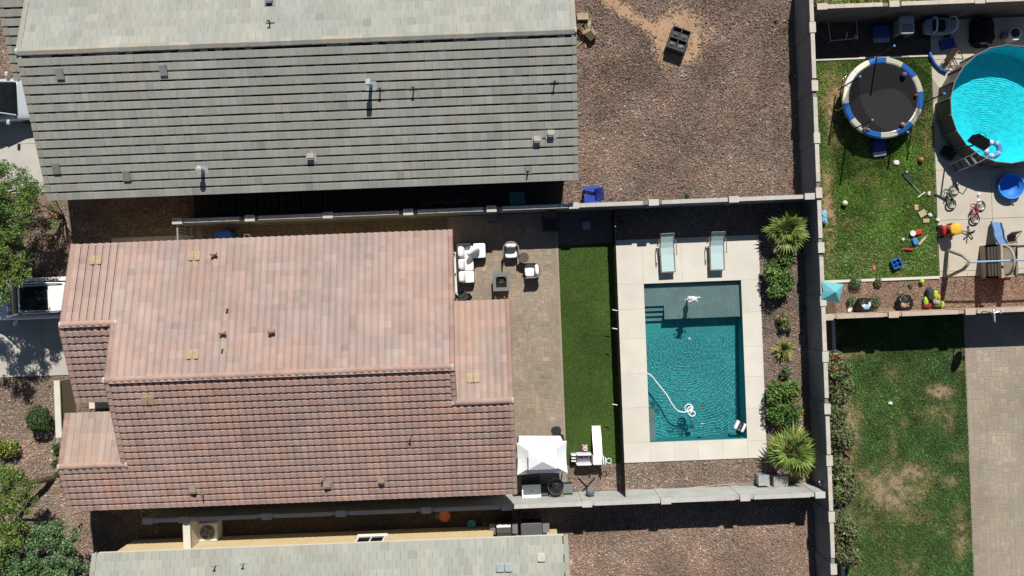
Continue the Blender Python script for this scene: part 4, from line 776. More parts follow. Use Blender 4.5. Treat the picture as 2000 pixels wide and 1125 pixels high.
m = MB(); m.torus((-.1, -.42, .6), .2, .02, 20, 6); m.build('crank_loop', m_black, UB)
# kids' slide and toys
p = P(1150, 888); KS = thing('toddler_slide', 'white plastic toddler slide with basketball ring on the turf', 'slide', (p.x, p.y, .02), math.radians(-1))
m = MB(); sx = P(1164, 860).x-p.x; wd = .17
prof = [(.1, .62), (.35, .55), (.62, .36), (.8, .28), (1.0, .18), (1.18, .06), (1.32, .05)]
for i in range(len(prof)-1):
    (a, za_), (b, zb_) = prof[i], prof[i+1]
    m.add([(sx-wd, a, za_), (sx+wd, a, za_), (sx+wd, b, zb_), (sx-wd, b, zb_)], [[0, 1, 2, 3]])
    for s in (-1, 1): m.add([(sx+s*wd, a, za_-.04), (sx+s*wd, b, zb_-.04), (sx+s*wd, b, zb_+.06), (sx+s*wd, a, za_+.06), (sx+s*(wd+.03), a, za_-.04), (sx+s*(wd+.03), b, zb_-.04), (sx+s*(wd+.03), b, zb_+.06), (sx+s*(wd+.03), a, za_+.06)], [[0, 1, 2, 3], [4, 5, 6, 7], [3, 2, 6, 7], [0, 1, 5, 4]])
m.build('chute', m_wplastic, KS)
m = MB(); m.rbox((sx-.02, -.12, .6), (.46, .44, .06), .3); m.build('platform', m_wplastic, KS)
for s in (-1, 1): m = MB(); m.rbox((sx+s*.22, -.12, .45), (.06, .4, .85), .3); m.build('side_panel', m_wplastic, KS)
m = MB(); m.rbox((-.27, .12, .35), (.7, .06, .6), .3); m.rbox((-.27, -.32, .35), (.7, .06, .6), .3); m.build('play_wall', m_wplastic, KS); m = MB(); m.rbox((-.27, -.1, .2), (.62, .38, .08), .3); m.build('floor_tray', m_lgrey, KS)
m = MB(); m.tint = (.25, .06, .3); m.rbox((-.4, -.02, .4), (.25, .1, .12), .5); m.rbox((-.15, .0, .4), (.2, .1, .12), .5); m.build('purple_toy', m_col, KS)
for k in range(3): m = MB(); m.rbox((-.72, .08-k*.14, .25), (.24, .06, .5-.1*k), .4); m.build('ladder_step', m_wplastic, KS)
m = MB(); m.torus((sx+.46, -.12, .82), .11, .018, 22, 6); m.build('hoop_ring', m_wplastic, KS); m = MB(); m.rbox((sx+.3, -.12, .85), (.05, .34, .3), .4); m.build('backboard', m_wplastic, KS)
p = P(1142, 873); TC = thing('doll_cart', 'small pink doll cart in front of the white slide', 'toy', (p.x, p.y, .02)); m = MB(); m.tint = (.75, .3, .4); m.rbox((0, 0, .16), (.13, .24, .1), .4); m.build('body', m_col, TC); m = MB(); m.tint = (.8, .6, .62); m.box((0, .02, .25), (.2, .05, .05)); m.box((0, -.1, .25), (.17, .04, .05)); m.build('bars', m_col, TC)
for s in (-1, 1):
    for t in (-1, 1): m = MB(); m.X = Matrix.Translation((s*.09, t*.08, .05)) @ Matrix.Rotation(math.pi/2, 4, 'Y'); m.cyl((0, 0, -.015), .05, .03, 12); m.build('wheel', m_wplastic, TC)
# pool equipment by the palm
for (px, py, w_, d_, h_, lab, mt) in ((1492, 938, .46, .44, .55, 'pale grey metal equipment box at the wall below the palm', m_lgrey), (1525, 940, .62, .44, .5, 'tan-grey square planter box under the lower palm', M('taupe', (.32, .3, .27), .6, .1))):
    p = P(px, py, h_); T = thing('equipment_box', lab, 'box', (p.x, p.y, 0)); m = MB(); m.box((0, 0, h_/2), (w_, d_, h_)); m.build('body', mt, T); m = MB(); m.box((0, 0, h_+.016), (w_+.03, d_+.03, .03)); m.build('lid', mt, T)
p = P(1583, 942, 1.2); T = thing('wall_lamp', 'small pale twin lamp on the shaded wall near the lower corner', 'lamp', (13.25, p.y, 1.2)); m = MB(); m.ell((-.06, 0, 0), .05); m.ell((-.02, -.1, .02), .05); m.build('lamp_head', m_offwhite, T); m = MB(); m.b2(-.02, .05, -.1, .05, -.03, .03); m.build('bracket', m_grey, T)
# ================================================================ PLANTS
def leaves(n, blobs, size, cols, spread=.28, shell=2.4, up=.35, aspect=.5):
    bl = np.array(blobs, float); vol = bl[:, 3]*bl[:, 4]*bl[:, 5]; k = rng.choice(len(bl), n, p=vol/vol.sum())
    d = rng.normal(0, 1, (n, 3)); d /= np.linalg.norm(d, axis=1)[:, None]; r = rng.random(n)**(1/shell)
    lump = .72+.5*vnoise(d[:, 0]*3+k*7, d[:, 1]*3+d[:, 2]*2, 1.1, 5)
    p = bl[k, :3]+d*bl[k, 3:6]*(r*lump)[:, None]; p[:, 2] = np.maximum(p[:, 2], .02)
    nn = d*.6+rng.normal(0, .8, (n, 3)); nn[:, 2] += up; nn /= np.linalg.norm(nn, axis=1)[:, None]
    a = np.cross(nn, rng.normal(0, 1, (n, 3))); a /= np.linalg.norm(a, axis=1)[:, None]; b = np.cross(nn, a)
    s = size*np.exp(rng.normal(0, spread, n)); a *= s[:, None]; b *= (s*aspect)[:, None]
    V = np.stack([p-a, p-b*1.0+a*.1, p+a, p+b*1.0+a*.1], 1).reshape(-1, 3); F = np.arange(4*n).reshape(n, 4)
    cols = np.array(cols, float); c = cols[rng.integers(0, len(cols), n)]*np.exp(rng.normal(0, .22, n))[:, None]
    return V, F, c
def stems(m, base, tips, r0, wob=.12):
    for t in tips:
        b = Vector(base); t = Vector(t); q = b.lerp(t, .5)+Vector((rnd.uniform(-wob, wob), rnd.uniform(-wob, wob), rnd.uniform(0, wob))); m.tube([b, q, t], [r0, r0*.7, r0*.3], 6)
G1 = [(.075, .15, .035), (.11, .2, .045), (.055, .11, .026), (.16, .25, .065)]
G2 = [(.12, .175, .035), (.16, .22, .05), (.085, .13, .03), (.19, .23, .06)]
G3 = [(.035, .07, .02), (.05, .09, .025), (.07, .11, .035)]
G4 = [(.14, .17, .10), (.18, .21, .13), (.10, .13, .07)]
def shrub(name, label, cat, px, py, z, blobs, n, size, cols, flowers=None, nf=0, stemr=.02, group=None, fs=.035, shell=2.4):
    """blobs: (dx px, dy px, z m, rx, ry, rz m) about the base; px,py at height z"""
    p = P(px, py, z); T = thing(name, label, cat, (p.x, p.y, 0), 0, group)
    bl = [(b[0]/S, -b[1]/S, b[2], b[3], b[4], b[5]) for b in blobs]
    V, F, c = leaves(n, bl, size, cols, shell=shell); link('crown', mesh_np('crown', V, F, m_leaf, c), T)
    m = MB(); stems(m, (0, 0, -.02), [(b[0], b[1], b[2]) for b in bl], stemr); m.build('stems', m_bark, T)
    if flowers:
        V, F, c = leaves(nf, [(b[0], b[1], b[2]+.05, b[3]*1.0, b[4]*1.0, b[5]*1.0) for b in bl], fs, flowers, shell=9, up=.9, aspect=.8); link('flowers', mesh_np('flowers', V, F, m_leaf, c), T, kind='stuff')
    return T
RED = [(.5, .05, .03), (.6, .12, .03)]; ORG = [(.6, .18, .04), (.5, .1, .03)]; MAG = [(.25, .02, .05), (.32, .03, .08), (.2, .02, .035)]
def blobset(w, h, n, z, r, seed):
    q = random.Random(seed); return [(q.uniform(-w, w), q.uniform(-h, h), z*q.uniform(.55, 1.1), r*q.uniform(.8, 1.2), r*q.uniform(.8, 1.2), z*q.uniform(.35, .55)) for _ in range(n)]
gp = 'flowering shrubs in the pool planting strip'
shrub('flowering_shrub', 'large green shrub with a few orange flowers just below the upper palm', 'shrub', 1522, 541, .6, blobset(18, 36, 12, .75, .42, 1), 5600, .055, G1, ORG, 26, group=gp)
shrub('flowering_shrub', 'small green and pink shrub between the big shrub and the spiky plant', 'shrub', 1533, 629, .4, blobset(10, 13, 6, .4, .2, 2), 1100, .04, G1+G4, [(.5, .2, .18), (.45, .12, .1)], 60, group=gp)
shrub('flowering_shrub', 'little round green shrub just below the spiky plant', 'shrub', 1536, 727, .3, blobset(7, 7, 5, .35, .16, 3), 800, .035, G1+G4, None, 0, group=gp)
shrub('flowering_shrub', 'large green shrub dotted with red flowers above the lower palm', 'shrub', 1530, 795, .6, blobset(20, 42, 14, .8, .42, 4), 6400, .055, G1, RED, 90, group=gp)
def palm(label, px, py, z, n, R, trunk, seed, cols, low=-.5):
    q = random.Random(seed); p = P(px, py, z); T = thing('fan_palm', label, 'palm', (p.x, p.y, 0), 0, 'fan palms by the pool wall'); c = Vector((0, 0, trunk))
    m = MB(); m.tube([(0, 0, -.05), (.02, 0, trunk*.5), (0, 0, trunk+.05)], [.17, .14, .1], 9); m.build('trunk', m_bark, T)
    ms = []
    for v in range(5):
        m = MB(); m.tint = tuple(u*.8 for u in cols[v % len(cols)]); L0 = R*.42; m.tube([(0, 0, 0), (L0*.5, 0, .03), (L0, 0, 0)], [.018, .012, .008], 4); f0 = q.uniform(.8, 1.25)
        for k in range(15):
            a = math.radians(-88+k*176/14); l = R*.66*(1-.22*abs(k-7)/7)*q.uniform(.9, 1.08); d = Vector((math.cos(a), math.sin(a), 0)); s = Vector((-d.y, d.x, 0)); o = Vector((L0, 0, 0)); w_ = l*.06; col = cols[q.randrange(len(cols))]; m.tint = tuple(u*f0*q.uniform(.85, 1.15) for u in col); zz = .02*(k % 2)
            a_, b_, c_ = o, o+d*l*.6+Vector((0, 0, zz-.02)), o+d*l+Vector((0, 0, -.2*l/R*q.uniform(.5, 1.8)))
            m.add([a_-s*.006, a_+s*.006, b_+s*w_, b_-s*w_, c_], [[0, 1, 2, 3], [3, 2, 4]])
        ms.append(m.mesh('frond', m_leaf))
    for i in range(n):
        t = i/(n-1); el = math.radians(68-(68-low*57.3)*t**.75+q.uniform(-12, 12)); az = i*2.399+q.uniform(-.2, .2)
        o = link('frond', ms[i % 5], T); o.matrix_basis = Matrix.Translation(c) @ Euler((q.uniform(-.8, .8), -el, az), 'XYZ').to_matrix().to_4x4() @ Matrix.Scale(q.uniform(.72, 1.12), 4)
PC = [(.17, .23, .05), (.12, .18, .035), (.23, .28, .07), (.09, .14, .025)]
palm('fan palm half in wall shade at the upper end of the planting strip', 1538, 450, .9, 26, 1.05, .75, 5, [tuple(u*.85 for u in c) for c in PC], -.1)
palm('bright yellow-green fan palm beside the equipment boxes in the lower corner', 1546, 885, .9, 28, 1.2, .8, 6, PC, -.15)
p = P(1532, 683, .25); T = thing('spiky_plant', 'spiky straw-tipped desert plant in the middle of the planting strip', 'plant', (p.x, p.y, 0)); m = MB()
for i in range(230):
    a = rnd.uniform(0, 6.28); e_ = rnd.uniform(.1, 1.35); l = rnd.uniform(.45, .72); d = Vector((math.cos(a)*math.cos(e_), math.sin(a)*math.cos(e_), math.sin(e_))); s = Vector((-math.sin(a), math.cos(a), 0))*.02
    g_ = .12+.75*max(0, 1-e_/1.1); m.tint = (.16+.42*g_*rnd.uniform(.8, 1.1), .19+.28*g_, .05+.13*g_); q = d*l*.55; t = d*l+Vector((0, 0, -.05)); m.add([-s*.4, s*.4, q+s, q-s, t], [[0, 1, 2, 3], [3, 2, 4]])
m.build('blades', m_leaf, T, kind='stuff')
gb = 'bougainvillea bushes along the lawn wall'
for i, (px, py, hgt, lab) in enumerate(((1626, 738, 45, 'bougainvillea bush with magenta tips, topmost along the lawn wall'), (1626, 836, 40, 'bougainvillea bush along the lawn wall, second from the top'), (1631, 932, 42, 'bougainvillea bush along the lawn wall, third from the top'), (1640, 1050, 46, 'bougainvillea bush along the lawn wall, nearest the bottom of the picture'))):
    bl = blobset(14, hgt-6, 16, 1.0, .46, 20+i); T = shrub('bougainvillea', lab, 'bush', px+6, py, .8, bl, 13000, .055, [(.12, .17, .06), (.17, .21, .08), (.08, .12, .04), (.16, .12, .08)], MAG, 45, group=gb, fs=.04)
    V, F, c = leaves(240, [(rnd.uniform(-.1, .4), s_*(hgt-6)/S, .85, .2, .16, .2) for s_ in (-1, 1)], .045, MAG, up=.8, aspect=.8); link('flower_tips', mesh_np('flower_tips', V, F, m_leaf, c), T, kind='stuff')
# front yard
shrub('clipped_bush', 'round clipped dark green bush on the front gravel', 'bush', 75, 819, .5, [(0, 0, .52, .58, .58, .5)], 5200, .03, G3, None, 0, shell=14)
shrub('front_bush', 'yellow-green leafy bush at the left edge below the clipped bush', 'bush', 12, 876, .4, blobset(14, 14, 7, .6, .32, 31), 2400, .04, G2, [(.5, .42, .05)], 120)
shrub('front_hedge', 'narrow dark hedge tucked against the pink house corner', 'hedge', 114, 903, .6, blobset(2, 32, 8, .7, .2, 32), 2200, .035, G3)
shrub('low_weed', 'pale green low plant at the left edge above the yellow-green tree', 'plant', 4, 925, .2, blobset(20, 12, 6, .3, .22, 33), 1300, .035, G1+G2)
p = P(97, 420, 1.2); T = thing('desert_shrub', 'sparse desert shrub with orange flowers beside the grey roof corner', 'shrub', (p.x, p.y, 0)); tips = [Vector((rnd.uniform(-.8, .8), rnd.uniform(-.6, .95), rnd.uniform(1.2, 2.3))) for _ in range(16)]
m = MB(); stems(m, (0, 0, -.02), tips, .03, .25); m.build('stems', m_bark, T); V, F, c = leaves(2600, [(t.x, t.y, t.z, .3, .3, .25) for t in tips], .035, G2+G4, shell=2); link('crown', mesh_np('crown', V, F, m_leaf, c), T)
V, F, c = leaves(70, [(t.x, t.y, t.z+.1, .12, .12, .1) for t in tips[:5]], .05, [(.7, .15, .03)], up=1); link('flowers', mesh_np('flowers', V, F, m_leaf, c), T, kind='stuff')
def tree(name, label, bx, by, bz, blobs, n, size, cols, limbs=9, tr=.13, trunkpts=None):
    p = P(bx, by, bz); T = thing(name, label, 'tree', (p.x, p.y, 0)); bl = []
    for (px, py, z, r, rz) in blobs: q = P(px, py, z); bl.append((q.x-p.x, q.y-p.y, z, r, r, rz))
    top = Vector(trunkpts[-1]) if trunkpts else Vector((0, 0, 1.5)); m = MB(); tp = trunkpts or [(0, 0, -.1), (.05, 0, .8), (0, 0, 1.5)]; m.tube(tp, [tr*(1-.4*i/len(tp)) for i in range(len(tp))], 9); m.build('trunk', m_bark, T)
    for b in bl[:limbs]: m = MB(); stems(m, top, [(b[0]*.95, b[1]*.95, b[2])], tr*.45, .25); m.build('limb', m_bark, T)
    sub = []                                  # small sprays through each clump, so that gaps stay open
    for b in bl:
        for _ in range(16): d = Vector((rnd.gauss(0, 1), rnd.gauss(0, 1), rnd.gauss(0, .8))).normalized()*rnd.uniform(.45, 1.05); s_ = rnd.uniform(.22, .4); sub.append((b[0]+d.x*b[3], b[1]+d.y*b[4], b[2]+d.z*b[5], b[3]*s_*1.1, b[3]*s_*1.1, b[5]*s_*.8))
    V, F, c = leaves(n, sub, size, cols, shell=2.2, aspect=.42); link('crown', mesh_np('crown', V, F, m_leaf, c), T)
tree('shade_tree', 'green desert tree overhanging the driveways at the left edge', -20, 400, 0, [(10, 345, 3.4, .85, .6), (45, 350, 3.2, .75, .5), (0, 400, 3.9, 1.0, .7), (38, 405, 3.5, .8, .6), (65, 365, 2.9, .5, .4), (20, 440, 3.8, .75, .5), (-40, 370, 3.8, 1.1, .8), (-50, 440, 4.0, 1.1, .8)], 21000, .046, [tuple(u*.95 for u in c) for c in G1+G2[:1]], tr=.16)
tree('shade_tree', 'yellow-green tree spreading over the white car', -25, 520, 0, [(5, 478, 3.9, .75, .55), (32, 492, 3.7, .65, .5), (15, 530, 3.8, .75, .55), (38, 540, 3.5, .5, .4), (-10, 560, 3.6, .8, .5), (-50, 500, 4.1, 1.1, .8), (-45, 590, 3.8, .9, .6), (45, 515, 3.2, .45, .35)], 17000, .046, G2+G1[:2], tr=.15)
tree('front_tree', 'leaning yellow-green tree with a bare brown trunk below the front bush', 108, 935, 0, [(12, 960, 3.0, .8, .55), (40, 950, 2.7, .65, .5), (10, 1010, 3.3, .85, .6), (48, 985, 2.7, .5, .4), (25, 1050, 3.2, .7, .5), (-30, 980, 3.4, 1.1, .7), (-30, 1060, 3.4, 1.0, .7)], 16000, .046, G2+G1[1:2], tr=.14, trunkpts=[(-.02, .05, -.1), (-.35, .05, .55), (-.95, .0, 1.1), (-1.5, -.25, 1.7)])
tree('front_tree', 'dense bluish green tree filling the lower left corner', 60, 1110, 0, [(60, 1050, 2.6, .8, .5), (100, 1035, 2.4, .65, .45), (130, 1060, 2.3, .6, .45), (90, 1075, 2.9, .8, .5), (40, 1085, 3.0, .9, .6), (130, 1100, 2.5, .7, .5), (75, 1120, 3.2, .9, .6), (10, 1110, 3.1, 1.0, .6), (155, 1040, 2.0, .35, .3), (150, 1120, 2.4, .6, .4), (110, 1150, 3, 1, .6), (30, 1150, 3, 1, .6)], 26000, .05, [(.08, .16, .07), (.12, .21, .085), (.06, .115, .05), (.16, .24, .1)], tr=.18)
for (px, py, r, lab) in ((1671, 551, .32, 'grey-green weed at the lawn kerb left of the others'), (1664, 588, .24, 'grey-green bush left of the black rubbish bag with blue rags'), (1708, 588, .32, 'grey-green bush right of the black rubbish bag with blue rags'), (1716, 551, .2, 'small grey-green weed at the lawn kerb, right of the larger one'), (1764, 580, .2, 'grey-green tuft behind the rubbish bag with cardboard'), (1781, 556, .1, 'tiny grey-green weed alone on the pink gravel')):
    shrub('weed', lab, 'weed', px, py, .2, [(0, 0, r*.7, r, r, r*.7), (r*12, 5, r*.5, r*.7, r*.7, r*.5), (-r*14, 3, r*.5, r*.6, r*.6, r*.5)], int(2600*r), .035, G4+G1[:1], group='weeds in the play yard gravel')
n = 700; wx = rng.uniform(14.1, 19.3, n); wy = -.1+abs(rng.normal(0, 1.3, n)); V, F, c = leaves(n*7, [(wx[i], wy[i], .05, .09, .09, .05) for i in range(n)], .03, [(.15, .23, .07), (.2, .28, .1), (.25, .3, .15)], up=.9); o = link('weeds', mesh_np('weeds', V, F, m_leaf, c), kind='stuff'); tag(o, 'leafy pale weeds mixed into the play yard grass', 'weeds')
V, F, c = leaves(9000, [(13.7+i*.35, 12.15+.15*math.sin(i*1.3), .5, .35, .35, .45) for i in range(30)], .05, G2+[(.25, .25, .05)], up=.5); T = thing('boundary_hedge', 'yellow-green hedge behind the tan wall at the top edge', 'hedge', (18, 12.2, 0)); V[:, 0] -= 18; V[:, 1] -= 12.2; link('crown', mesh_np('crown', V, F, m_leaf, c), T); m = MB(); stems(m, (0, 0, 0), [(-4+k, 0, .5) for k in range(9)], .02); m.build('stems', m_bark, T)
# weeds at the foot of the wall left of the lawn
V, F, c = leaves(1500, [(13.72+rnd.uniform(-.08, .1), rnd.uniform(.3, 9.2), .12, .1, .16, .12) for _ in range(26)], .03, G4+G1, up=.6); o = link('weeds', mesh_np('weeds', V, F, m_leaf, c), kind='stuff'); tag(o, 'ragged weeds in the gap between lawn kerb and tall wall', 'weeds')
# ================================================================ CARS
def car(label, px, py, z, rot, paint, suv=True, roofblack=False):
    p = P(px, py, z); T = thing('parked_car', label, 'car', (p.x, p.y, .05), rot, 'cars on the driveways'); Lc = 4.75; W = .93; zr = 1.72 if suv else 1.5; zb = 1.02 if suv else .9
    def loft(m, st, nseg=12):          # stations: x, half width, z low, z high, roundness
        R = []
        for (x_, hw, z0, z1, e_) in st:
            R.append([(x_, hw*math.copysign(abs(math.cos(t))**e_, math.cos(t)), (z0+z1)/2+(z1-z0)/2*math.copysign(abs(math.sin(t))**e_, math.sin(t))) for t in np.linspace(0, 2*math.pi, nseg*2, endpoint=False)])
        k = nseg*2; m.add([q for r in R for q in r], [[i*k+j, i*k+(j+1) % k, (i+1)*k+(j+1) % k, (i+1)*k+j] for i in range(len(R)-1) for j in range(k)]+[list(range(k))[::-1], [(len(R)-1)*k+j for j in range(k)]])
    m = MB(); loft(m, [(-2.36, .72, .45, .82, .4), (-2.28, .86, .32, .98, .35), (-1.9, W, .28, zb, .32), (-.6, W, .26, zb+.02, .32), (.7, W, .26, zb, .32), (1.15, W, .28, zb-.03, .33), (1.9, W-.02, .3, zb-.12, .35), (2.25, .84, .34, zb-.22, .4), (2.38, .66, .45, zb-.36, .5)]); m.build('body', paint, T, True)
    m = MB(); loft(m, [(-2.12, .66, zb-.1, zb+.15, .4), (-1.75, .72, zb-.1, zr-.1, .35), (-1.2, .74, zb-.1, zr-.04, .35), (.2, .74, zb-.1, zr-.04, .35), (.55, .72, zb-.1, zr-.12, .35), (1.2, .72, zb-.12, zb+.04, .4)]); m.build('glasshouse', m_glass, T, True)
    m = MB(); loft(m, [(-1.8, .56, zr-.13, zr-.07, .5), (-1.65, .65, zr-.1, zr-.0, .5), (-.6, .68, zr-.1, zr+.03, .5), (.2, .67, zr-.1, zr+.0, .5), (.38, .6, zr-.12, zr-.04, .5)]); m.build('roof', paint, T, True)
    if roofblack: m = MB(); m.prism([(-.95, -.52), (.26, -.5), (.26, .5), (-.95, .52)], zr+.0, zr+.034); m.build('sunroof', m_glass, T)
    for s in (-1, 1):
        m = MB(); m.tube([(-1.6, s*.58, zr+.02), (-1.3, s*.6, zr+.07), (.0, s*.6, zr+.06), (.25, s*.57, zr+.01)], .022, 6); m.build('roof_rail', m_dark, T)
        m = MB(); m.tube([(.42, s*.66, zr-.1), (1.16, s*.74, zb+.03)], .035, 6); m.build('pillar', paint, T)
        m = MB(); m.rbox((.85, s*1.06, zb+.1), (.14, .24, .16), .5); m.build('mirror', paint, T, True)
        m = MB(); m.rbox((2.2, s*.68, .72), (.2, .26, .14), .5); m.build('headlight', m_lgrey, T, True)
        for x_ in (-1.45, 1.45):
            m = MB(); m.X = Matrix.Translation((x_, s*.84, .33)) @ Matrix.Rotation(math.pi/2, 4, 'X'); m.lathe([(.18, -.11), (.31, -.11), (.34, -.07), (.34, .07), (.31, .11), (.18, .11)], n=20); w_ = m.build('wheel', m_black, T, True)
            m = MB(); m.X = Matrix.Translation((x_, s*.84, .33)) @ Matrix.Rotation(math.pi/2, 4, 'X'); m.cyl((0, 0, -.09), .19, .18, 14); m.build('rim', m_steel, w_)
    return T
m_carw = M('white_car_paint', (.76, .77, .77), .25, .01, 1, coat=.6); m_cars = M('silver_car_paint', (.55, .6, .63), .25, .02, 1, metal=.3, coat=.6)
car('white car with black sunroof on the driveway beside the pink house', 58, 583, 1.5, math.pi, m_carw, True, True)
car('silver-white car on the upper driveway, its bonnet towards the grey house', -27, 192, 1.2, 0, m_cars, False)
# ================================================================ PLAY YARD
def colpart(T, name, mb_fn, col, mat=None, smooth=False): m = MB(); m.tint = col; mb_fn(m); return m.build(name, mat or m_col, T, smooth)
BLU = (.03, .18, .62); CRM = (.8, .77, .64)
c0 = P(1725, 191, .9); TR = thing('trampoline', 'round trampoline with blue and cream pads and loose black net', 'trampoline', (c0.x, c0.y, 0)); Ro, Ri, zt = 1.8, 1.53, .9
m = MB(); m.lathe([(0, zt-.05), (.8, zt-.03), (Ri+.02, zt-.005)], n=48); m.build('mat', M('jump_mat', (.013, .0135, .0145), .8, .1, 5, .2, 80), TR)
for k in range(14):
    a0 = 2*math.pi*k/14+.12; a1 = 2*math.pi*(k+1)/14+.11; m = MB(); m.tint = BLU if k % 2 else CRM
    if k == 5: m.tint = (.75, .74, .7)
    q = np.linspace(a0, a1, 5); prof = [(Ri, zt), (Ri+.05, zt+.035), (Ro-.05, zt+.03), (Ro, zt-.02), (Ro, zt-.12)]; vs = [(r*math.cos(a), r*math.sin(a), z) for r, z in prof for a in q]; m.add(vs, [[i*5+j, i*5+j+1, (i+1)*5+j+1, (i+1)*5+j] for i in range(4) for j in range(4)]); m.build('pad', m_cloth, TR)
m = MB(); m.torus((0, 0, zt-.06), Ro-.02, .03, 48, 6); m.build('frame', m_steel, TR)
for k in range(6):
    a = k*math.pi/3+.3; m = MB(); m.tube([((Ro-.03)*math.cos(a-.12), (Ro-.03)*math.sin(a-.12), zt-.06), ((Ro-.03)*math.cos(a-.1), (Ro-.03)*math.sin(a-.1), .02), ((Ro-.03)*math.cos(a+.1), (Ro-.03)*math.sin(a+.1), .02), ((Ro-.03)*math.cos(a+.12), (Ro-.03)*math.sin(a+.12), zt-.06)], .025, 6); m.build('leg', m_steel, TR)
tips = []
for (px, py) in ((1746, 89), (1686, 152), (1707, 231), (1850, 184), (1795, 245)):
    t = P(px, py, 2.6)-Vector((c0.x, c0.y, 0)); z_ = 2.6 if px != 1795 else 1.5; a = math.atan2(t.y, t.x); tips.append((a, z_)); x_, y_ = (Ro+.02)*math.cos(a), (Ro+.02)*math.sin(a)
    m = MB(); m.cyl((x_, y_, .3), .032, z_-.3, 8); pl_ = m.build('enclosure_pole', m_dark, TR); m = MB(); m.tint = (.15, .4, .85); m.ell((x_, y_, z_+.02), .05); m.build('pole_cap', m_col, pl_)
def netmat(name, al):
    return M(name, (.02, .022, .025), .9, .05, alpha=al)
m_net = netmat('net', .42)
order = [0, 1, 2, 4, 3]
for i, j in zip(order, order[1:]+order[:1]):
    (a, za_), (b, zb_) = tips[i], tips[j]; b = b if b > a else b+2*math.pi; N_ = 10; m = MB(); vs = []
    for k in range(N_+1):
        t = k/N_; q = a+(b-a)*t; zt_ = (za_*(1-t)+zb_*t)-.05; sag = (.62 if (b-a) > 1.3 else .35)*math.sin(math.pi*t); r = Ro*(1-.12*math.sin(math.pi*t)); vs += [((Ri+.05)*math.cos(q), (Ri+.05)*math.sin(q), zt+.02), (r*.985*math.cos(q), r*.985*math.sin(q), (zt_+zt)/2-sag*.3), (r*math.cos(q), r*math.sin(q), max(zt+.15, zt_-sag))]
    m.add(vs, [[3*k+s, 3*k+3+s, 3*k+4+s, 3*k+1+s] for k in range(N_) for s in (0, 1)]); m.build('net_panel', m_net, TR)
def ball(label, px, py, z, r, col, grp=None):
    p = P(px, py, z); o = MB(); o.tint = col; o.ell((0, 0, 0), r, 18, 12); b = o.build('ball', m_col, None, True); b.location = (p.x, p.y, z); tag(b, label, 'ball', grp); return b
ball('purple ball resting on the trampoline mat', 1766, 146, 1.02, .13, (.22, .12, .35)); ball('orange basketball on the grass below the trampoline', 1799, 312, .14, .13, (.42, .16, .07)); ball('large pale yellow-green ball on the grass near the wall', 1650, 397, .16, .13, (.62, .72, .42)); ball('bright green ball on the kerb above the gravel', 1801, 550, .15, .11, (.3, .62, .03)); ball('yellow tennis ball beside the shaded pipe frame', 1671, 71, .12, .08, (.6, .65, .12)); ball('small orange ball against the lower trampoline pad', 1763, 243, 1.0, .1, (.5, .2, .08)); ball('small red ball against the right trampoline pad', 1789, 186, 1.0, .07, (.5, .08, .04))
p = P(1689, 250, 1); T = thing('shoes', 'heap of dark shoes on the lower left trampoline pad', 'shoes', (p.x, p.y, .93))
for k in range(9): m = MB(); g_ = rnd.choice((.03, .06, .35)); m.tint = (g_, g_, g_*1.1); m.rbox((rnd.uniform(-.2, .2), rnd.uniform(-.18, .22), .04), (.22, .09, .08), .5, rnd.uniform(0, 3)); m.build('shoe', m_col, T, True)
p = P(1712, 289); T = thing('foam_steps', 'blue foam step with pale end under the trampoline edge', 'foam block', (p.x, p.y, .02), .12); colpart(T, 'top_block', lambda m: m.box((0, .05, .2), (.52, .5, .3), rx=.2), (.03, .06, .25), m_cloth); colpart(T, 'front_block', lambda m: m.box((.03, -.27, .1), (.55, .22, .18), rx=.3), (.55, .55, .62), m_cloth)
# above ground pool
c0 = P(1970, 204, 1.2); AP = thing('round_pool', 'round above ground pool with bright blue water', 'pool', (c0.x, c0.y, .05)); R = 2.6; NS = 22
ring = lambda r, z: [(r*math.cos(2*math.pi*(k+.5)/NS), r*math.sin(2*math.pi*(k+.5)/NS), z) for k in range(NS)]
for k in range(NS):
    a = ring(R, 0)[k]; b = ring(R, 0)[(k+1) % NS]; m = MB(); q = rnd.uniform(.85, 1.1); m.tint = (.15*q, .146*q, .135*q); m.add([(a[0], a[1], 0), (b[0], b[1], 0), (b[0], b[1], 1.2), (a[0], a[1], 1.2)], [[0, 1, 2, 3]]); m.build('wall_panel', m_col, AP)
    m = MB(); m.tube([(a[0]*1.012, a[1]*1.012, 0), (a[0]*1.012, a[1]*1.012, 1.2)], .03, 6); m.build('upright', m_grey, AP)
    m = MB(); m.tube([(a[0], a[1], 1.22), (b[0], b[1], 1.22)], .024, 8); m.build('top_rail', m_grey, AP)
m = MB(); m.tint = (.3, .72, .78); r1 = ring(R-.03, .06); r2 = ring(R-.03, 1.19); m.add(r1, [list(range(NS))]); m.add(r1+r2, [[k, (k+1) % NS, NS+(k+1) % NS, NS+k] for k in range(NS)]); m.build('liner', m_col, AP)
m = MB(); r1 = ring(R-.012, -.0+.03); r2 = ring(R-.012, 1.08); m.add(r1+r2, [[k, (k+1) % NS, NS+(k+1) % NS, NS+k] for k in range(NS)]+[list(range(NS))[::-1], [NS+k for k in range(NS)]]); m.build('water', watermat('round_pool_water', (.95, .03, .01), .004, (c0.x-.3, c0.y-.6, 1.1), 3.0), AP)
def ringtoy(T, R_, r_):
    for k in range(16):
        a0, a1 = 2*math.pi*k/16, 2*math.pi*(k+1)/16; m = MB(); m.tint = ((.75, .76, .78), (.1, .3, .6), (.3, .6, .75), (.75, .5, .55))[k % 4 if k % 3 else 1]; m.torus((0, 0, 0), R_, r_, 3, 8, arc=(a0, a1)); m.build('segment', m_col, T, True)
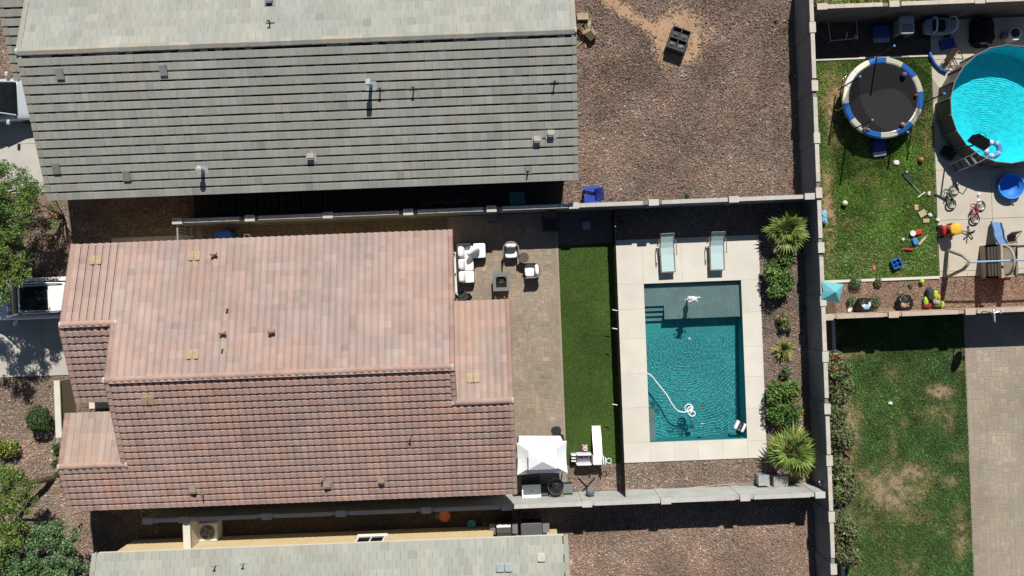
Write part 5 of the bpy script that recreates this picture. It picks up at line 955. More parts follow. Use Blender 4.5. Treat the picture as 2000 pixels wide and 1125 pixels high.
p = P(1938, 292, 1.15); T = thing('swim_ring', 'white and blue patterned swim ring floating in the round pool', 'swim ring', (p.x, p.y, 1.17)); ringtoy(T, .3, .12)
p = P(1904, 306, .9); T = thing('pool_ladder', 'grey ladder over the round pool wall beside the swim ring', 'ladder', (p.x, p.y, .05), math.radians(33))
for s in (-1, 1): m = MB(); m.tube([(-.75, s*.22, 0), (-.25, s*.22, 1.25), (0, s*.22, 1.5), (.25, s*.22, 1.25), (.5, s*.22, .5)], .022, 6); m.build('rail', m_lgrey, T)
for k in range(4): m = MB(); m.box((-.68+k*.13, 0, .2+k*.32), (.1, .42, .03)); m.build('tread', m_grey, T)
p = P(1848, 300); BH = thing('basketball_hoop', 'black portable basketball hoop between lawn and round pool', 'basketball hoop', (p.x, p.y, .05), math.radians(-33)); m = MB(); m.rbox((0, 0, .1), (.62, .5, .2), .3); m.build('base', m_black, BH); m = MB(); m.cyl((0, 0, .1), .04, 2.1, 8); m.build('pole', m_iron, BH)
m = MB(); m.X = Matrix.Translation((.08, .16, 2.35)) @ Matrix.Rotation(-.85, 4, 'X'); m.prismy([(-.42, -.22), (.42, -.22), (.44, .1), (.26, .3), (-.26, .3), (-.44, .1)], -.02, .02); m.build('backboard', m_black, BH); m = MB(); m.torus((.08, .42, 2.3), .19, .012, 20, 6); m.build('rim', m_iron, BH)
p = P(1972, 364, .2); T = thing('paddling_pool', 'small round blue paddling pool on the concrete', 'paddling pool', (p.x, p.y, .05)); m = MB(); m.tint = (.02, .2, .68); m.lathe([(0, .02), (.5, .02), (.54, .28), (.58, .3), (.58, .26), (.56, 0)], n=30); m.build('tub', m_col, T, True); m = MB(); m.tint = (.1, .35, .75); m.torus((0, 0, .3), .57, .025, 30, 6); m.build('rim', m_col, T, True)
def bike(label, px, py, rz, col, s=.62):
    p = P(px, py); T = thing('bicycle', label, 'bicycle', (p.x, p.y, .09), (math.radians(9), math.radians(4), rz), 'bicycles lying on the concrete'); R_ = .33*s/.62*.75
    for x_ in (-.36*s/.62*.9, .36*s/.62*.9):
        m = MB(); m.torus((x_, R_, 0), R_-.03, .032, 22, 6); w_ = m.build('wheel', m_black, T); m = MB(); m.torus((x_, R_, 0), R_-.065, .014, 20, 5)
        for k in range(5): a = k*math.pi/5; m.tube([(x_-(R_-.07)*math.cos(a), R_-(R_-.07)*math.sin(a), 0), (x_+(R_-.07)*math.cos(a), R_+(R_-.07)*math.sin(a), 0)], .005, 4)
        m.build('rim', m_lgrey, w_)
    b_, s_, h_, r_, f_ = (0, R_-.02, 0), (-.1, .5, 0), (.25, .52, 0), (-.32, R_, 0), (.33, R_, 0); m = MB(); m.tint = col
    for a, b in ((b_, s_), (s_, h_), (b_, h_), (b_, r_), (s_, r_), (h_, f_)): m.tube([a, b], .024, 6)
    m.build('frame', m_col, T); m = MB(); m.rbox((-.13, .56, 0), (.22, .05, .12), .5); m.build('saddle', m_black, T); m = MB(); m.tube([(.24, .54, 0), (.22, .64, 0)], .014, 6); m.tube([(.16, .65, -.25), (.24, .64, 0), (.16, .65, .25)], .015, 6); m.build('handlebar', m_dark, T)
    m = MB(); m.torus((0, R_-.02, .03), .07, .012, 14, 5); m.box((.0, R_+.08, .09), (.09, .03, .06)); m.box((0, R_-.13, -.09), (.09, .03, .06)); m.build('crank', m_steel, T)
bike('green children\'s bicycle lying near the round pool', 1868, 388, math.radians(75), (.1, .3, .08)); bike('red children\'s bicycle lying above the blue slide', 1916, 420, math.radians(62), (.5, .04, .05))
p = P(1851, 450, .3); T = thing('toy_car', 'red and yellow plastic toy car at the edge of the concrete', 'toy car', (p.x, p.y, .05), math.radians(8)); colpart(T, 'body', lambda m: m.rbox((0, 0, .28), (.62, .48, .36), .5), (.5, .02, .03), None, True); colpart(T, 'roof', lambda m: m.ell((.12, 0, .72), (.27, .25, .09), 16, 8, .7), (.75, .45, .03), None, True); colpart(T, 'seat', lambda m: m.rbox((-.08, 0, .42), (.26, .3, .12), .5), (.25, .01, .02), None, True)
for s in (-1, 1):
    for x_ in (-.12, .3): colpart(T, 'post', lambda m: m.tube([(x_, s*.2, .4), (x_*.8+.03, s*.2, .7)], .025, 6), (.7, .42, .03))
    for x_ in (-.24, .22): m = MB(); m.X = Matrix.Translation((x_, s*.25, .11)) @ Matrix.Rotation(math.pi/2, 4, 'X'); m.cyl((0, 0, -.04), .11, .08, 14); m.build('wheel', m_black, T)
p = P(1889, 455); T = thing('chair_base', 'upturned black five-spoke office chair base on the concrete', 'chair base', (p.x, p.y, .05), .3)
for k in range(5): a = k*2*math.pi/5; m = MB(); m.tube([(0, 0, .1), (.3*math.cos(a), .3*math.sin(a), .09)], [.03, .018], 6); sp_ = m.build('spoke', m_dark, T); m = MB(); m.ell((.3*math.cos(a), .3*math.sin(a), .05), .035); m.build('caster', m_black, sp_)
m = MB(); m.cyl((0, 0, .08), .028, .42, 8); m.build('column', m_dark, T)
# climber with swing beam
TAN = (.4, .34, .26); p = P(1915, 512); CLM = thing('play_climber', 'tan plastic climber with blue slide and swing beam', 'climber', (p.x, p.y, .05)); fx = P(1848, 507).x-p.x; ay = .58
def loop(m, pts, r): m.tube(pts, r, 8, closed=True)
m = MB(); m.tint = TAN; loop(m, [(fx, -ay, .05), (fx, -ay*.9, .4), (fx+.02, -.3, 1.3), (fx+.03, 0, 1.85), (fx+.02, .3, 1.3), (fx, ay*.9, .4), (fx, ay, .05), (fx, .3, .02), (fx, -.3, .02)], .075); m.build('a_frame', m_col, CLM, True)
m = MB(); m.tint = (.28, .4, .58); m.tube([(fx, 0, 1.85), (1.25, 0, 1.95)], .045, 8); m.build('swing_beam', m_col, CLM); m = MB(); m.tint = (.6, .35, .38); m.tube([(1.25, 0, 1.95), (2.3, 0, 1.95)], .045, 8); m.build('cross_beam', m_col, CLM)
m = MB(); m.tint = TAN; ys_ = np.linspace(-.72, .72, 4)
for z0_, z1_ in ((.0, .45), (1.42, 1.62)): m.b2(-.05, .05, -.74, .74, z0_, z1_)
for k in range(5): z_ = .45+k*.24; m.b2(-.05, .05, -.74, -.66, .4, 1.43); m.b2(-.045, .045, -.08, .08, .4, 1.43); m.b2(-.05, .05, .66, .74, .4, 1.43); m.b2(-.04, .04, -.7, .7, z_-.07, z_+.09) if k else None
m.build('slotted_panel', m_col, CLM)
for y_, nm in ((.7, 'side_panel'), (-.7, 'side_panel')): m = MB(); m.tint = TAN; m.rbox((.55, y_, .55), (1.05, .1, 1.1), .25); m.build(nm, m_col, CLM, True)
m = MB(); m.tint = (.24, .2, .15); m.b2(.06, 1.05, -.64, .64, .95, 1.02); m.build('platform', m_col, CLM); m = MB(); m.tint = (.4, .03, .04); m.b2(.15, 1.0, -.85, -.77, .15, .5); m.build('red_panel', m_col, CLM)
for x_ in (.25, 1.05): m = MB(); m.tint = TAN; m.torus((x_, 0, 1.45), .62, .055, 16, 8, 'x', (0, math.pi)); m.build('arch', m_col, CLM, True)
for s in (-1, 1): m = MB(); m.tint = TAN; m.tube([(1.05, s*.62, 0), (1.05, s*.62, 1.5)], .06, 8); m.build('post', m_col, CLM)
q0 = P(1960, 482, 1.05); q1 = P(1943, 434, .1); a = Vector((q0.x-p.x, q0.y-p.y, 1.0)); b = Vector((q1.x-p.x, q1.y-p.y, .06)); m = MB(); m.tint = (.12, .22, .42); d = (b-a); sd = Vector((-d.y, d.x, 0)).normalized()*.2
pr = [(0, 0), (.15, -.02), (.4, -.12), (.65, .0), (.85, .0), (1, .04)]
for i in range(len(pr)-1):
    u, v = a+d*pr[i][0]+Vector((0, 0, pr[i][1])), a+d*pr[i+1][0]+Vector((0, 0, pr[i+1][1])); m.add([u-sd, u+sd, v+sd, v-sd], [[0, 1, 2, 3]])
    for s in (-1, 1): m.add([u+sd*s, v+sd*s, v+sd*s+Vector((0, 0, .12)), u+sd*s+Vector((0, 0, .12)), u+sd*s*1.2, v+sd*s*1.2, v+sd*s*1.2+Vector((0, 0, .12)), u+sd*s*1.2+Vector((0, 0, .12))], [[0, 1, 2, 3], [4, 5, 6, 7], [3, 2, 6, 7]])
m.build('slide', m_col, CLM)
for s in (-.25, .25): m = MB(); m.tube([(-.8+s, 0, 1.88), (-.8+s, 0, .5)], .008, 4); m.build('swing_rope', m_dark, CLM)
p = P(1966, 468); T = thing('camp_chair', 'brown mesh folding chair beside the blue slide', 'chair', (p.x, p.y, .05), .1); colpart(T, 'seat', lambda m: m.box((0, 0, .35), (.42, .4, .02)), (.2, .15, .11), m_cloth); colpart(T, 'backrest', lambda m: m.box((0, .25, .6), (.42, .03, .45), rx=-.3), (.2, .15, .11), m_cloth)
for q in (-.22, .22): m = MB(); m.tube([(q, .22, 0), (q, -.22, .36)], .014, 5); m.build('leg', m_dark, T); m = MB(); m.tube([(q, -.22, 0), (q, .3, .8)], .014, 5); m.build('leg', m_dark, T)
# things along the top wall (in shade)
p = P(1646, 62); T = thing('pipe_frame', 'white pipe goal frame in the shade at the top left of the play yard', 'goal frame', (p.x, p.y, .02))
q = [P(x_, y_, .35)-Vector((p.x, p.y, .35)) for x_, y_ in ((1617, 42), (1622, 80), (1675, 75), (1672, 40))]
for a, b in zip(q, q[1:]): m = MB(); m.tube([a+Vector((0, 0, .35)), b+Vector((0, 0, .35))], .022, 6); m.build('pipe', m_lgrey, T)
m = MB(); a = P(1652, 77, .35)-Vector((p.x, p.y, 0)); b = P(1655, 62, .6)-Vector((p.x, p.y, 0)); m.tube([a, b], .02, 6); m.build('pipe', m_lgrey, T)
for v in q: m = MB(); m.tube([v, v+Vector((0, 0, .35))], .02, 6); m.build('leg', m_lgrey, T)
p = P(1771, 49, .9); T = thing('toy_chair', 'grey slotted plastic toy chair standing in the wall shade', 'toy chair', (p.x, p.y, .02)); m = MB(); m.tint = (.42, .44, .44); m.rbox((0, 0, .86), (.66, .82, .14), .3); m.build('top', m_col, T, True)
for r_ in range(4):
    for k in range(5): m = MB(); m.b2(-.24+k*.1, -.17+k*.1, -.32+r_*.1, -.27+r_*.1, .93, .936); m.build('slot', m_dark, T)
for s in (-1, 1): m = MB(); m.tint = (.3, .31, .32); m.rbox((s*.26, 0, .4), (.1, .7, .8), .3); m.build('side', m_col, T)
p = P(1836, 50, .5); T = thing('ride_on_car', 'white and black ride-on toy car with two white roll bars', 'toy car', (p.x, p.y, .02), 0); colpart(T, 'body', lambda m: m.rbox((0, 0, .28), (1.35, .78, .4), .45), (.33, .38, .45), None, True); m = MB(); m.rbox((-.05, 0, .42), (.62, .56, .2), .4); m.build('cockpit', m_black, T, True); m = MB(); m.torus((.2, 0, .62), .11, .015, 16, 5, 'x'); m.build('steering_wheel', m_black, T)
for x_, l_ in ((-.32, .0), (.48, .12)): m = MB(); m.tube([(x_-.02, -.36, .45), (x_+l_*.5, -.3, .8), (x_+l_, 0, .9), (x_+l_*.5, .3, .8), (x_-.02, .36, .45)], .035, 8); m.build('roll_bar', m_wplastic, T, True)
for s in (-1, 1):
    for x_ in (-.45, .45): m = MB(); m.X = Matrix.Translation((x_, s*.36, .17)) @ Matrix.Rotation(math.pi/2, 4, 'X'); m.cyl((0, 0, -.06), .17, .12, 14); m.build('wheel', m_black, T)
p = P(1722, 60, .4); T = thing('toy_chest', 'dark blue toy chest in the shade left of the grey toy chair', 'chest', (p.x, p.y, .02)); colpart(T, 'body', lambda m: m.rbox((0, 0, .22), (.8, .5, .44), .2), (.02, .05, .22)); colpart(T, 'lid', lambda m: m.rbox((.1, -.3, .1), (.75, .3, .1), .3), (.3, .36, .45))
p = P(1852, 84, .2); T = thing('blue_crate', 'blue slatted plastic crate in front of the ride-on car', 'crate', (p.x, p.y, .02), .2); colpart(T, 'tray', lambda m: m.b2(-.33, .33, -.22, .22, 0, .06), (.02, .05, .3))
for k in range(5): colpart(T, 'slat', lambda m: m.b2(-.3+k*.13, -.22+k*.13, -.2, .2, .061, .2), (.03, .08, .38))
p = P(1919, 62, .3); T = thing('black_tarp', 'crumpled black tarp heaped in the shade near the top wall', 'tarp', (p.x, p.y, .05)); m = MB(); m.ell((0, 0, .1), (.5, .68, .35), 26, 12, .6, jit=.13); m.build('cloth', M('tarp', (.006, .006, .007), .7), T)
p = P(1980, 68, .4); T = thing('pool_pump', 'white round pool pump with black top beside the round pool', 'pump', (p.x, p.y, .05)); m = MB(); m.cyl((0, 0, 0), .28, .5, 22); m.build('tank', m_wplastic, T); m = MB(); m.lathe([(.2, .5), (.2, .54), (.0, .58)], (-.02, .04, 0), 20); m.build('lid', m_black, T); m = MB(); m.rbox((-.33, .03, .2), (.25, .3, .36), .3); m.build('motor', m_grey, T)
p = P(1832, 122); T = thing('pool_noodle', 'curved dark blue foam noodle on the concrete corner', 'noodle', (p.x, p.y, .05)); m = MB(); m.tint = (.02, .1, .42); m.tube([P(x_, y_, .1)-Vector((p.x, p.y, .03)) for x_, y_ in ((1815, 100), (1818, 112), (1825, 125), (1836, 136), (1848, 142))], .07, 8); m.build('foam', m_col, T, True)
p = P(1862, 108, .3); T = thing('deck_chair', 'tipped brown deck chair with bent metal legs by the round pool', 'chair', (p.x, p.y, .05), math.radians(48)); colpart(T, 'board', lambda m: m.box((-.05, .1, .3), (.8, .22, .04), rx=.2), (.13, .09, .065), m_wood)
for k in (0, 1): m = MB(); m.tube([(.3-k*.5, -.5, .03), (.3-k*.5, -.05, .3), (-.1-k*.3, -.05, .3), (-.1-k*.3, -.5, .03)], .02, 6); m.build('leg_frame', M('bronze', (.16, .11, .08), .5), T)
m = MB(); m.torus((-.5, -.05, .12), .22, .02, 18, 6); m.build('hoop', M('bronze', (.16, .11, .08), .5), T)
# scattered toys
def bit(name, label, cat, px, py, fn, col, rz=0, grp=None, mat=None):
    p = P(px, py); m = MB(); m.tint = col; fn(m); o = m.build(name, mat or m_col); o.location = (p.x, p.y, .04); o.rotation_euler = (0, 0, rz); tag(o, label, cat, grp)
p = P(1747, 515); T = thing('toy_crate', 'open bright blue toy crate on the lower grass', 'crate', (p.x, p.y, .03), .4); m = MB(); m.tint = (.02, .18, .6); m.b2(-.19, .19, -.19, .19, 0, .02)
for s in (-1, 1): m.b2(s*.19-.015, s*.19+.015, -.19, .19, .021, .24); m.b2(-.174, .174, s*.19-.015, s*.19+.015, .021, .24)
m.build('tub', m_col, T); m = MB(); m.tint = (.02, .1, .4); m.b2(-.17, .17, -.02, .02, .1, .2); m.b2(-.02, .02, -.17, .17, .201, .22); m.build('divider', m_col, T)
bit('toy_bat', 'red plastic bat on the grass', 'bat', 1770, 487, lambda m: m.tube([(-.26, .02, .04), (0, 0, .05), (.25, -.03, .05)], [.025, .04, .055], 8), (.5, .02, .02)); bit('plastic_scrap', 'small red plastic scrap at the lower edge of the grass', 'scrap', 1706, 523, lambda m: m.rbox((0, 0, .03), (.16, .2, .05), .5), (.6, .12, .08))
bit('toy_bucket', 'red toy tub lying in the toy heap', 'toy', 1792, 454, lambda m: m.rbox((0, 0, .06), (.34, .22, .1), .5), (.55, .03, .03), .3); bit('toy_truck', 'blue toy truck in the toy heap', 'toy', 1785, 472, lambda m: m.rbox((0, 0, .07), (.22, .32, .12), .4), (.05, .25, .6), .3); bit('toy_cup', 'white toy cup in the toy heap', 'toy', 1780, 456, lambda m: m.cyl((0, 0, 0), .1, .12, 12, .13), (.75, .75, .72)); bit('wood_scrap', 'tan plank scrap beside the toy heap', 'scrap', 1800, 470, lambda m: m.box((0, 0, .03), (.5, .1, .03)), (.5, .43, .3), .8)
for i, (px, py, w_, h_, rz, lab) in enumerate(((1788, 405, .17, .25, .1, 'upright tan cardboard piece on the grass, nearest the bicycle'), (1800, 417, .33, .28, .5, 'six-sided tan cardboard piece on the grass'), (1807, 431, .28, .17, .0, 'flat tan cardboard piece on the grass, lowest of three'))): bit('cardboard', lab, 'cardboard', px, py, lambda m: m.box((0, 0, .05), (w_, h_, .02), rx=.06), (.5, .4, .24), rz, 'cardboard scraps on the grass')
for i, (px, py, s_, lab) in enumerate(((1749, 318, .3, 'crumpled grey-white paper below the foam step'), (1769, 336, .11, 'small white paper ball above the scooter'), (1813, 378, .2, 'white paper cup at the grass edge above the cardboard'), (1815, 420, .2, 'white crumpled paper beside the cardboard pieces'), (1830, 430, .22, 'white paper on the concrete edge near the toy car'), (1762, 468, .14, 'small white paper left of the toy heap'), (1910, 380, .18, 'white scrap on the concrete below the round pool'), (1911, 395, .26, 'larger white scrap on the concrete above the red bicycle'), (1976, 395, .28, 'white shoe beside the blue paddling pool'), (1737, 787, .2, 'white litter on the patchy lawn'), (1930, 90, .12, 'grey pebble-like scrap near the black tarp'))):
    bit('litter', lab, 'litter', px, py, lambda m: m.ell((0, 0, .04), (s_/2, s_*.36, .05), 10, 6, .8, jit=.2), (.68, .7, .7), i*.7, 'white litter')
p = P(1777, 357); T = thing('scooter', 'dark kick scooter lying on the grass', 'scooter', (p.x, p.y, .05), math.radians(-52)); m = MB(); m.rbox((-.2, 0, .04), (.5, .12, .04), .3); m.build('deck', m_dark, T); m = MB(); m.tube([(.05, 0, .05), (.75, .02, .06)], .016, 6); m.tube([(.72, -.2, .06), (.75, .2, .06)], .016, 6); m.build('handle', m_lgrey, T)
for x_ in (-.5, .1): m = MB(); m.cyl((x_, .03, .02), .07, .04, 12); m.build('wheel', m_black, T)
p = P(1600, 425, .4); bit('beach_towel', 'pale blue bag in the gap between wall and lawn kerb', 'bag', 1607, 425, lambda m: m.ell((0, 0, .1), (.12, .32, .16), 14, 8, .8, jit=.15), (.25, .55, .75))
# gravel strip things
cs = [P(1603, 548, 1.9), P(1648, 555, 1.9), P(1641, 591, 1.9), P(1600, 588, 1.9)]; cc = sum(cs, Vector())/4; TU = thing('patio_umbrella', 'square turquoise umbrella beside the tall wall', 'umbrella', (cc.x, cc.y, 0)); L = [q-Vector((cc.x, cc.y, 0)) for q in cs]; m_tq = M('turquoise_canvas', (.13, .4, .43), .85, .05)
ap_ = Vector((.05, 0, 2.28)); m = MB(); mid = [Vector(((L[i].x+L[(i+1) % 4].x)/2*(.98 if i % 2 == 0 else .8), (L[i].y+L[(i+1) % 4].y)/2*.98, 1.9+(.02 if i % 2 == 0 else .12))) for i in range(4)]
for i in range(4): m.add([L[i], mid[i], ap_], [[0, 1, 2]]); m.add([mid[i], L[(i+1) % 4], ap_], [[0, 1, 2]])
m.build('canopy', m_tq, TU); m = MB(); m.cyl((.05, 0, 0), .025, 2.28, 8); m.build('pole', m_lgrey, TU)
p = P(1620, 603, .5); T = thing('wooden_crate', 'dark wooden crate under the turquoise umbrella', 'crate', (p.x, p.y, 0))
for k in range(5): colpart(T, 'plank', lambda m: m.b2(-.32+k*.13, -.2+k*.13, -.24, .24, .4, .43), (.45, .4, .38), m_wood)
for s in (-1, 1): colpart(T, 'side', lambda m: m.b2(-.32, .32, s*.24-.02, s*.24+.02, 0, .399), (.4, .36, .34), m_wood)
m_bag = M('bin_bag', (.012, .012, .014), .3, .2, 8, .8, 25)
def bag(px, py, lab, extras):
    p = P(px, py, .2); T = thing('rubbish_bag', lab, 'bag', (p.x, p.y, 0)); m = MB(); m.ell((0, 0, .22), (.36, .36, .26), 22, 12, .85, jit=.09); m.build('bag', m_bag, T)
    for (x_, y_, z_, d, col) in extras: colpart(T, 'content', lambda m: m.ell((x_, y_, z_), d, 12, 6, .7, jit=.1), col)
bag(1685, 597, 'black rubbish bag spilling blue and white rags', [(.05, -.05, .42, (.16, .12, .08), (.25, .5, .7)), (-.05, .0, .44, (.1, .08, .06), (.7, .72, .75)), (.2, .05, .4, (.07, .13, .07), (.7, .7, .5))]); bag(1766, 592, 'black rubbish bag with a tan cardboard piece on top', [(-.05, -.06, .42, (.2, .13, .06), (.48, .32, .2))])
bit('litter', 'white sheet of litter left of the first rubbish bag', 'litter', 1659, 602, lambda m: m.ell((0, 0, .04), (.09, .2, .04), 10, 6, .7, jit=.2), (.78, .76, .74), -.4)
p = P(1823, 582, .2); T = thing('backpack_heap', 'heap of lime green, grey and red bags beside the tan wall', 'bags', (p.x, p.y, 0))
for q in (((-.15, .2, .2), (.17, .3, .2), (.05, .055, .06)), ((.05, .15, .25), (.12, .2, .16), (.42, .6, .03)), ((.12, -.1, .22), (.16, .2, .12), (.45, .42, .36)), ((-.32, -.12, .15), (.1, .2, .1), (.4, .62, .05)), ((-.25, -.33, .12), (.2, .12, .1), (.28, .03, .03)), ((.25, -.28, .14), (.24, .16, .12), (.14, .2, .04)), ((.16, .05, .36), (.08, .1, .06), (.65, .35, .03)), ((.4, -.3, .2), (.08, .14, .06), (.38, .6, .05))): colpart(T, 'bag', lambda m: m.ell(q[0], q[1], 12, 7, .8, jit=.08), q[2], m_cloth)
p = P(1728, 604); bit('plank', 'weathered plank lying along the tan wall', 'plank', 1725, 605, lambda m: m.box((0, 0, .03), (1.05, .1, .04)), (1, .9, .8), -.06, None, m_wood)
# satellite dish on the tan wall
p = P(1935, 618, 2.3); T = thing('satellite_dish', 'grey satellite dish on a bent arm above the tan wall', 'dish', (p.x-.1, -1.79, 1.88)); m = MB(); m.tube([(0, 0, 0), (0, -.02, .35), (.08, -.05, .5)], .03, 6); m.build('mast', m_lgrey, T)
m = MB(); m.X = Matrix.Translation((.1, -.1, .55)) @ Matrix.Rotation(math.radians(56), 4, 'Y'); m.lathe([(0, 0), (.15, .012), (.3, .05), (.38, .085), (.39, .09), (.3, .04), (0, -.012)], n=24); m.build('reflector', m_lgrey, T, True); m = MB(); m.tube([(.1, -.1, .4), (.5, -.02, .45)], .016, 6); m.box((.5, -.02, .47), (.06, .16, .06)); m.build('feed_arm', m_lgrey, T)
# ================================================================ AROUND THE GREY HOUSE
p = P(1326, 76, .55); T = thing('raised_planter', 'dark square planter split in four, alone on the sandy ring', 'planter', (p.x, p.y, 0), math.radians(-22))
for q in ((-.42, -.38, -.5, .5), (.38, .42, -.5, .5), (-.379, .379, -.5, -.46), (-.379, .379, .46, .5), (-.02, .02, -.459, .459)): m = MB(); m.b2(*q, 0, .55); m.build('board', M('planter_board', (.035, .042, .042), .6, .15), T)
m = MB(); m.b2(-.379, -.021, -.02, .02, 0, .545); m.b2(.021, .379, -.02, .02, 0, .545); m.build('divider', M('planter_board', (.035, .042, .042)), T)
for s in (-1, 1):
    for t in (-1, 1): m = MB(); b = rnd.uniform(.04, .07); m.tint = (b, b*1.02, b); m.box((s*.2, t*.24, .38), (.34, .42, .05)); m.build('soil', m_col, T); m = MB(); g_ = rnd.uniform(.06, .16); m.tint = (g_, g_, g_*.95); m.ell((s*.2, t*.24-.03, .41), (.12, .1, .05), 10, 6, .8, jit=.25); m.build('contents', m_col, T)
wood_items = [('box', (1141, 36), (.55, .42, .5), (.95, .92, .85), .1, 'pale box at the top of the scrap wood heap'), ]
p = P(1140, 62); T = thing('scrap_wood_heap', 'heap of scrap boards and boxes beside the grey roof edge', 'wood heap', (p.x, p.y, 0))
colpart(T, 'pale_box', lambda m: m.box((-.05, .58, .2), (.5, .3, .4)), (1.5, 1.5, 1.45), m_wood); colpart(T, 'white_board', lambda m: m.box((.22, .2, .2), (.16, .5, .05), rz=-.15, ry=.2), (1.5, 1.5, 1.45), m_wood)
for k in range(20): colpart(T, 'board', lambda m: m.box((rnd.uniform(-.3, .1), rnd.uniform(-.1, .4), rnd.uniform(.08, .3)), (rnd.uniform(.05, .09), rnd.uniform(.25, .5), .03), rz=rnd.uniform(-1.2, 1.2), rx=rnd.uniform(-.3, .3)), tuple(rnd.uniform(.3, .75)*u for u in (1, .95, .85)), m_wood)
colpart(T, 'open_box', lambda m: m.box((.28, -.28, .18), (.36, .36, .3), rz=.7), (.25, .26, .24), m_wood); colpart(T, 'box_flap', lambda m: m.box((.05, -.1, .34), (.3, .16, .02), rz=.5), (1.2, 1.1, .95), m_wood); colpart(T, 'box_flap', lambda m: m.box((.42, -.12, .34), (.14, .32, .02), rz=.6), (1.3, 1.15, 1.0), m_wood)
for (x_, y_, l, r, c_) in ((-.2, -.55, .45, -.9, 1.4), (.05, -.62, .3, .2, 1.1), (-.4, -.2, .5, 1.0, .3)): colpart(T, 'stick', lambda m: m.box((x_, y_, .05), (.06, l, .04), rz=r), (c_, c_*.9, c_*.75), m_wood)
# shaded passage of the grey house
p = P(550, 398, .4); T = thing('pallet_stack', 'dark stacked pallets in the shaded passage of the grey house', 'pallets', (p.x, p.y+.1, 0))
for k in range(6):
    for r_ in range(2):
        m = MB(); m.tint = (.3, .3, .32); x_ = -2.6+k*.98
        for s in range(6): m.b2(x_-.42, x_+.42, -.38+s*.15, -.3+s*.15, .12+r_*.16, .14+r_*.16)
        for s in (-1, 0, 1): m.b2(x_+s*.38-.04, x_+s*.38+.04, -.4, .42, .02+r_*.16, .119+r_*.16)
        m.tint = (.3, .3, .32); m.build('pallet', m_wood, T)
p = P(1010, 389, .7); T = thing('wheelie_bin', 'teal plastic bin in the shaded passage of the grey house', 'bin', (p.x, p.y, 0)); colpart(T, 'body', lambda m: m.box((0, 0, .4), (.62, .5, .8)), (.02, .16, .17)); colpart(T, 'lid', lambda m: m.rbox((0, .02, .83), (.68, .58, .08), .3), (.03, .22, .23), None, True)
p = P(880, 395, .2); T = thing('tool_pile', 'tangle of dark tools and pipes left of the teal bin', 'tools', (p.x, p.y, 0))
for k in range(9): m = MB(); a = rnd.uniform(-.6, .6); x_ = rnd.uniform(-1.2, 1.2); m.tube([(x_-.35*math.cos(a), -.35*math.sin(a), .1), (x_+.35*math.cos(a), .35*math.sin(a), .25)], .025, 5); m.build('tool', m_grey, T)
p = P(437, 462, .9); T = thing('recycling_bin', 'blue bin peeking out from the pink eave in the shaded passage', 'bin', (p.x, p.y-.1, 0)); colpart(T, 'body', lambda m: m.box((0, 0, .5), (.66, .55, 1.0)), (.02, .1, .4)); colpart(T, 'lid', lambda m: m.rbox((0, .05, 1.03), (.72, .62, .08), .3), (.04, .16, .5), None, True)
p = P(486, 462, .4); T = thing('utility_meter', 'small white square frame at the pink eave in the shaded passage', 'frame', (p.x, p.y, .05)); m = MB()
for q in ((-.13, -.09, -.1, .1), (.09, .13, -.1, .1), (-.089, .089, -.1, -.06), (-.089, .089, .06, .1)): m.b2(*q, .6, .64)
m.build('frame', m_white, T); m = MB(); m.cyl((0, .08, 0), .02, .6, 6); m.build('stand', m_white, T)
# ================================================================ PASSAGE OF THE LOWER HOUSE
p = P(405, 1040, .8); T = thing('air_conditioner', 'white air conditioning unit beside the beige wall', 'air conditioner', (p.x, p.y, 0)); m = MB(); m.rbox((0, 0, .4), (.84, .84, .78), .12); m.build('casing', M('ac_white', (.62, .63, .62), .5, .05), T); m = MB(); m.cyl((0, 0, .79), .33, .012, 28); m.build('fan_well', m_black, T)
for k in range(4): m = MB(); a = k*math.pi/2+.4; m.box((.15*math.cos(a), .15*math.sin(a), .812), (.26, .13, .01), rz=a, ry=.0); m.build('fan_blade', m_grey, T)
for r_ in (.12, .2, .28, .335): m = MB(); m.torus((0, 0, .83), r_, .007, 24, 4); m.build('guard_ring', m_lgrey, T)
p = P(984, 1034, .9); T = thing('steel_grill', 'stainless gas grill in the beige porch recess', 'grill', (p.x, p.y, 0)); m = MB(); m.b2(-.34, .34, -.26, .26, .1, .8); m.build('cabinet', m_dark, T); m = MB(); m.prismx([(-.26, .802), (-.28, .92), (-.1, 1.08), (.14, 1.08), (.26, .98), (.26, .802)], -.31, .31); m.build('hood', m_steel, T)
m = MB(); m.tube([(-.24, -.26, .95), (-.2, -.36, .95), (.2, -.36, .95), (.24, -.26, .95)], .016, 6); m.build('handle', m_steel, T)
for s in (-1, 1): m = MB(); m.b2(s*.5-.12, s*.5+.12, -.24, .24, .76, .79); m.build('side_shelf', m_grey, T)
p = P(1038, 1034, .9); T = thing('flat_top_grill', 'wide dark flat top grill next to the stainless one', 'grill', (p.x, p.y, 0)); m = MB(); m.b2(-.43, .43, -.24, .24, .1, .84); m.build('cabinet', m_black, T); m = MB(); m.rbox((0, 0, .9), (.94, .56, .1), .15); m.build('lid', M('grill_lid', (.1, .105, .11), .4, .1, 5), T); m = MB(); m.tube([(-.12, -.27, .9), (-.12, -.36, .9), (.12, -.36, .9), (.12, -.27, .9)], .014, 6); m.build('handle', m_steel, T); m = MB(); m.b2(.5, .8, -.22, .22, .76, .8); m.build('side_shelf', m_grey, T)
p = P(862, 1001, .3); T = thing('terracotta_pot', 'orange terracotta pot in the dark passage by the beige house', 'pot', (p.x+.15, p.y-.15, 0)); colpart(T, 'pot', lambda m: m.lathe([(0, .02), (.18, .02), (.26, .4), (.24, .4), (.2, .36), (0, .34)], n=20), (.5, .14, .06)); V, F, c = leaves(120, [(-.3, 0, .2, .15, .2, .15)], .03, [(.3, .25, .2)]); link('dry_plant', mesh_np('dry_plant', V, F, m_leaf, c), T)
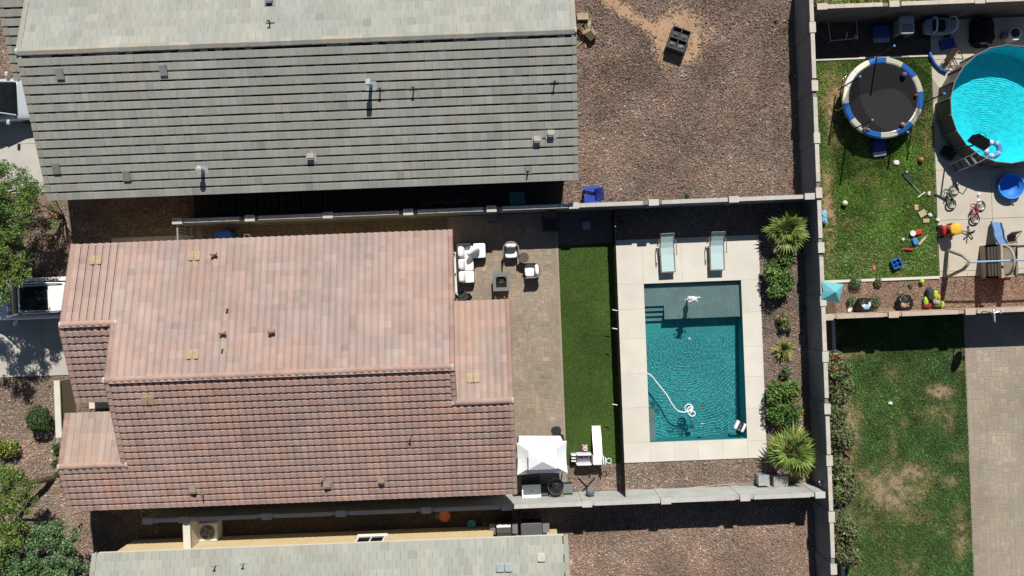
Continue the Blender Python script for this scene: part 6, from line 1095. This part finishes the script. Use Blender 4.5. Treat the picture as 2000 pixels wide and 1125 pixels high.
p = P(921, 1024, .3); T = thing('watering_pot', 'teal round bucket in the dark passage by the beige house', 'bucket', (p.x, p.y, 0)); colpart(T, 'tub', lambda m: m.lathe([(0, .02), (.15, .02), (.18, .28), (.16, .28), (0, .2)], n=18), (.02, .3, .3)); m = MB(); m.torus((0, 0, .28), .18, .012, 18, 5); m.build('rim', m_grey, T)
p = P(909, 971, .5); T = thing('storage_bench', 'dark blue storage bench under the lower pink eave', 'bench', (p.x, -8.9, 0)); colpart(T, 'body', lambda m: m.b2(-.5, .5, -.25, .25, 0, .45), (.05, .07, .13)); colpart(T, 'lid', lambda m: m.b2(-.53, .53, -.28, .28, .451, .5), (.08, .1, .18))
p = P(949, 1033, .3); T = thing('agave', 'small grey agave at the end of the beige wall', 'plant', (p.x, p.y+.1, 0)); m = MB(); m.tint = (.2, .22, .16)
for k in range(14): a = k*2.4; e_ = .3+.06*k; d = Vector((math.cos(a)*math.cos(e_), math.sin(a)*math.cos(e_), math.sin(e_)))*.28; s = Vector((-math.sin(a), math.cos(a), 0))*.025; m.add([-s, s, d*.6+s, d*.6-s, d], [[0, 1, 2, 3], [3, 2, 4]])
m.build('leaves', m_leaf, T)
base('passage_floor', -14.3, 2.5, 3.56, 4.94, .012, M('passage_shade_dark', (.045, .04, .036), .95, .35, 6, .5, 40))  # dark floor sheet; the passage's deep shade is put into its colour
base('passage_floor', -17.4, -.4, -10.74, -9.56, .012, M('passage_shade_brown', (.06, .045, .036), .95, .35, 6, .5, 40))  # brown floor sheet, coloured dark to deepen the shade between the houses
# fallen leaves blown under the shrubs, over the gravel and to the deck edge
n = 900; lx = np.concatenate([rng.normal(12.2, .55, 500), rng.uniform(4.8, 11.2, 150), rng.uniform(2.8, 13, 250)]); ly = np.concatenate([rng.uniform(-9, 2.6, 500), rng.normal(-8.5, .35, 150), rng.uniform(3.8, 12.5, 250)])
k = (lx < 13.2) & ((lx > 11.3) | (ly < -8.2) | (ly > 3.6)) & (ly > -9.3); lx, ly = lx[k], ly[k]
V, F, c = leaves(len(lx)*2, [(lx[i], ly[i], .05, .05, .05, .02) for i in range(len(lx))], .028, [(.3, .22, .12), (.2, .14, .08), (.36, .3, .18)], up=1.5); tag(link('leaf_litter', mesh_np('leaf_litter', V, F, m_leaf, c), kind='stuff'), 'dry leaf litter scattered over the gravel', 'leaves')
for (px, py, r, lab) in ((1341, 380, .1, 'tiny dark weed alone on the gravel near the long block wall'), (1515, 40, .09, 'tiny weed in the gravel beside the tall wall shadow')): shrub('weed', lab, 'weed', px, py, .1, [(0, 0, r*.7, r, r, r*.7)], 160, .03, G1)
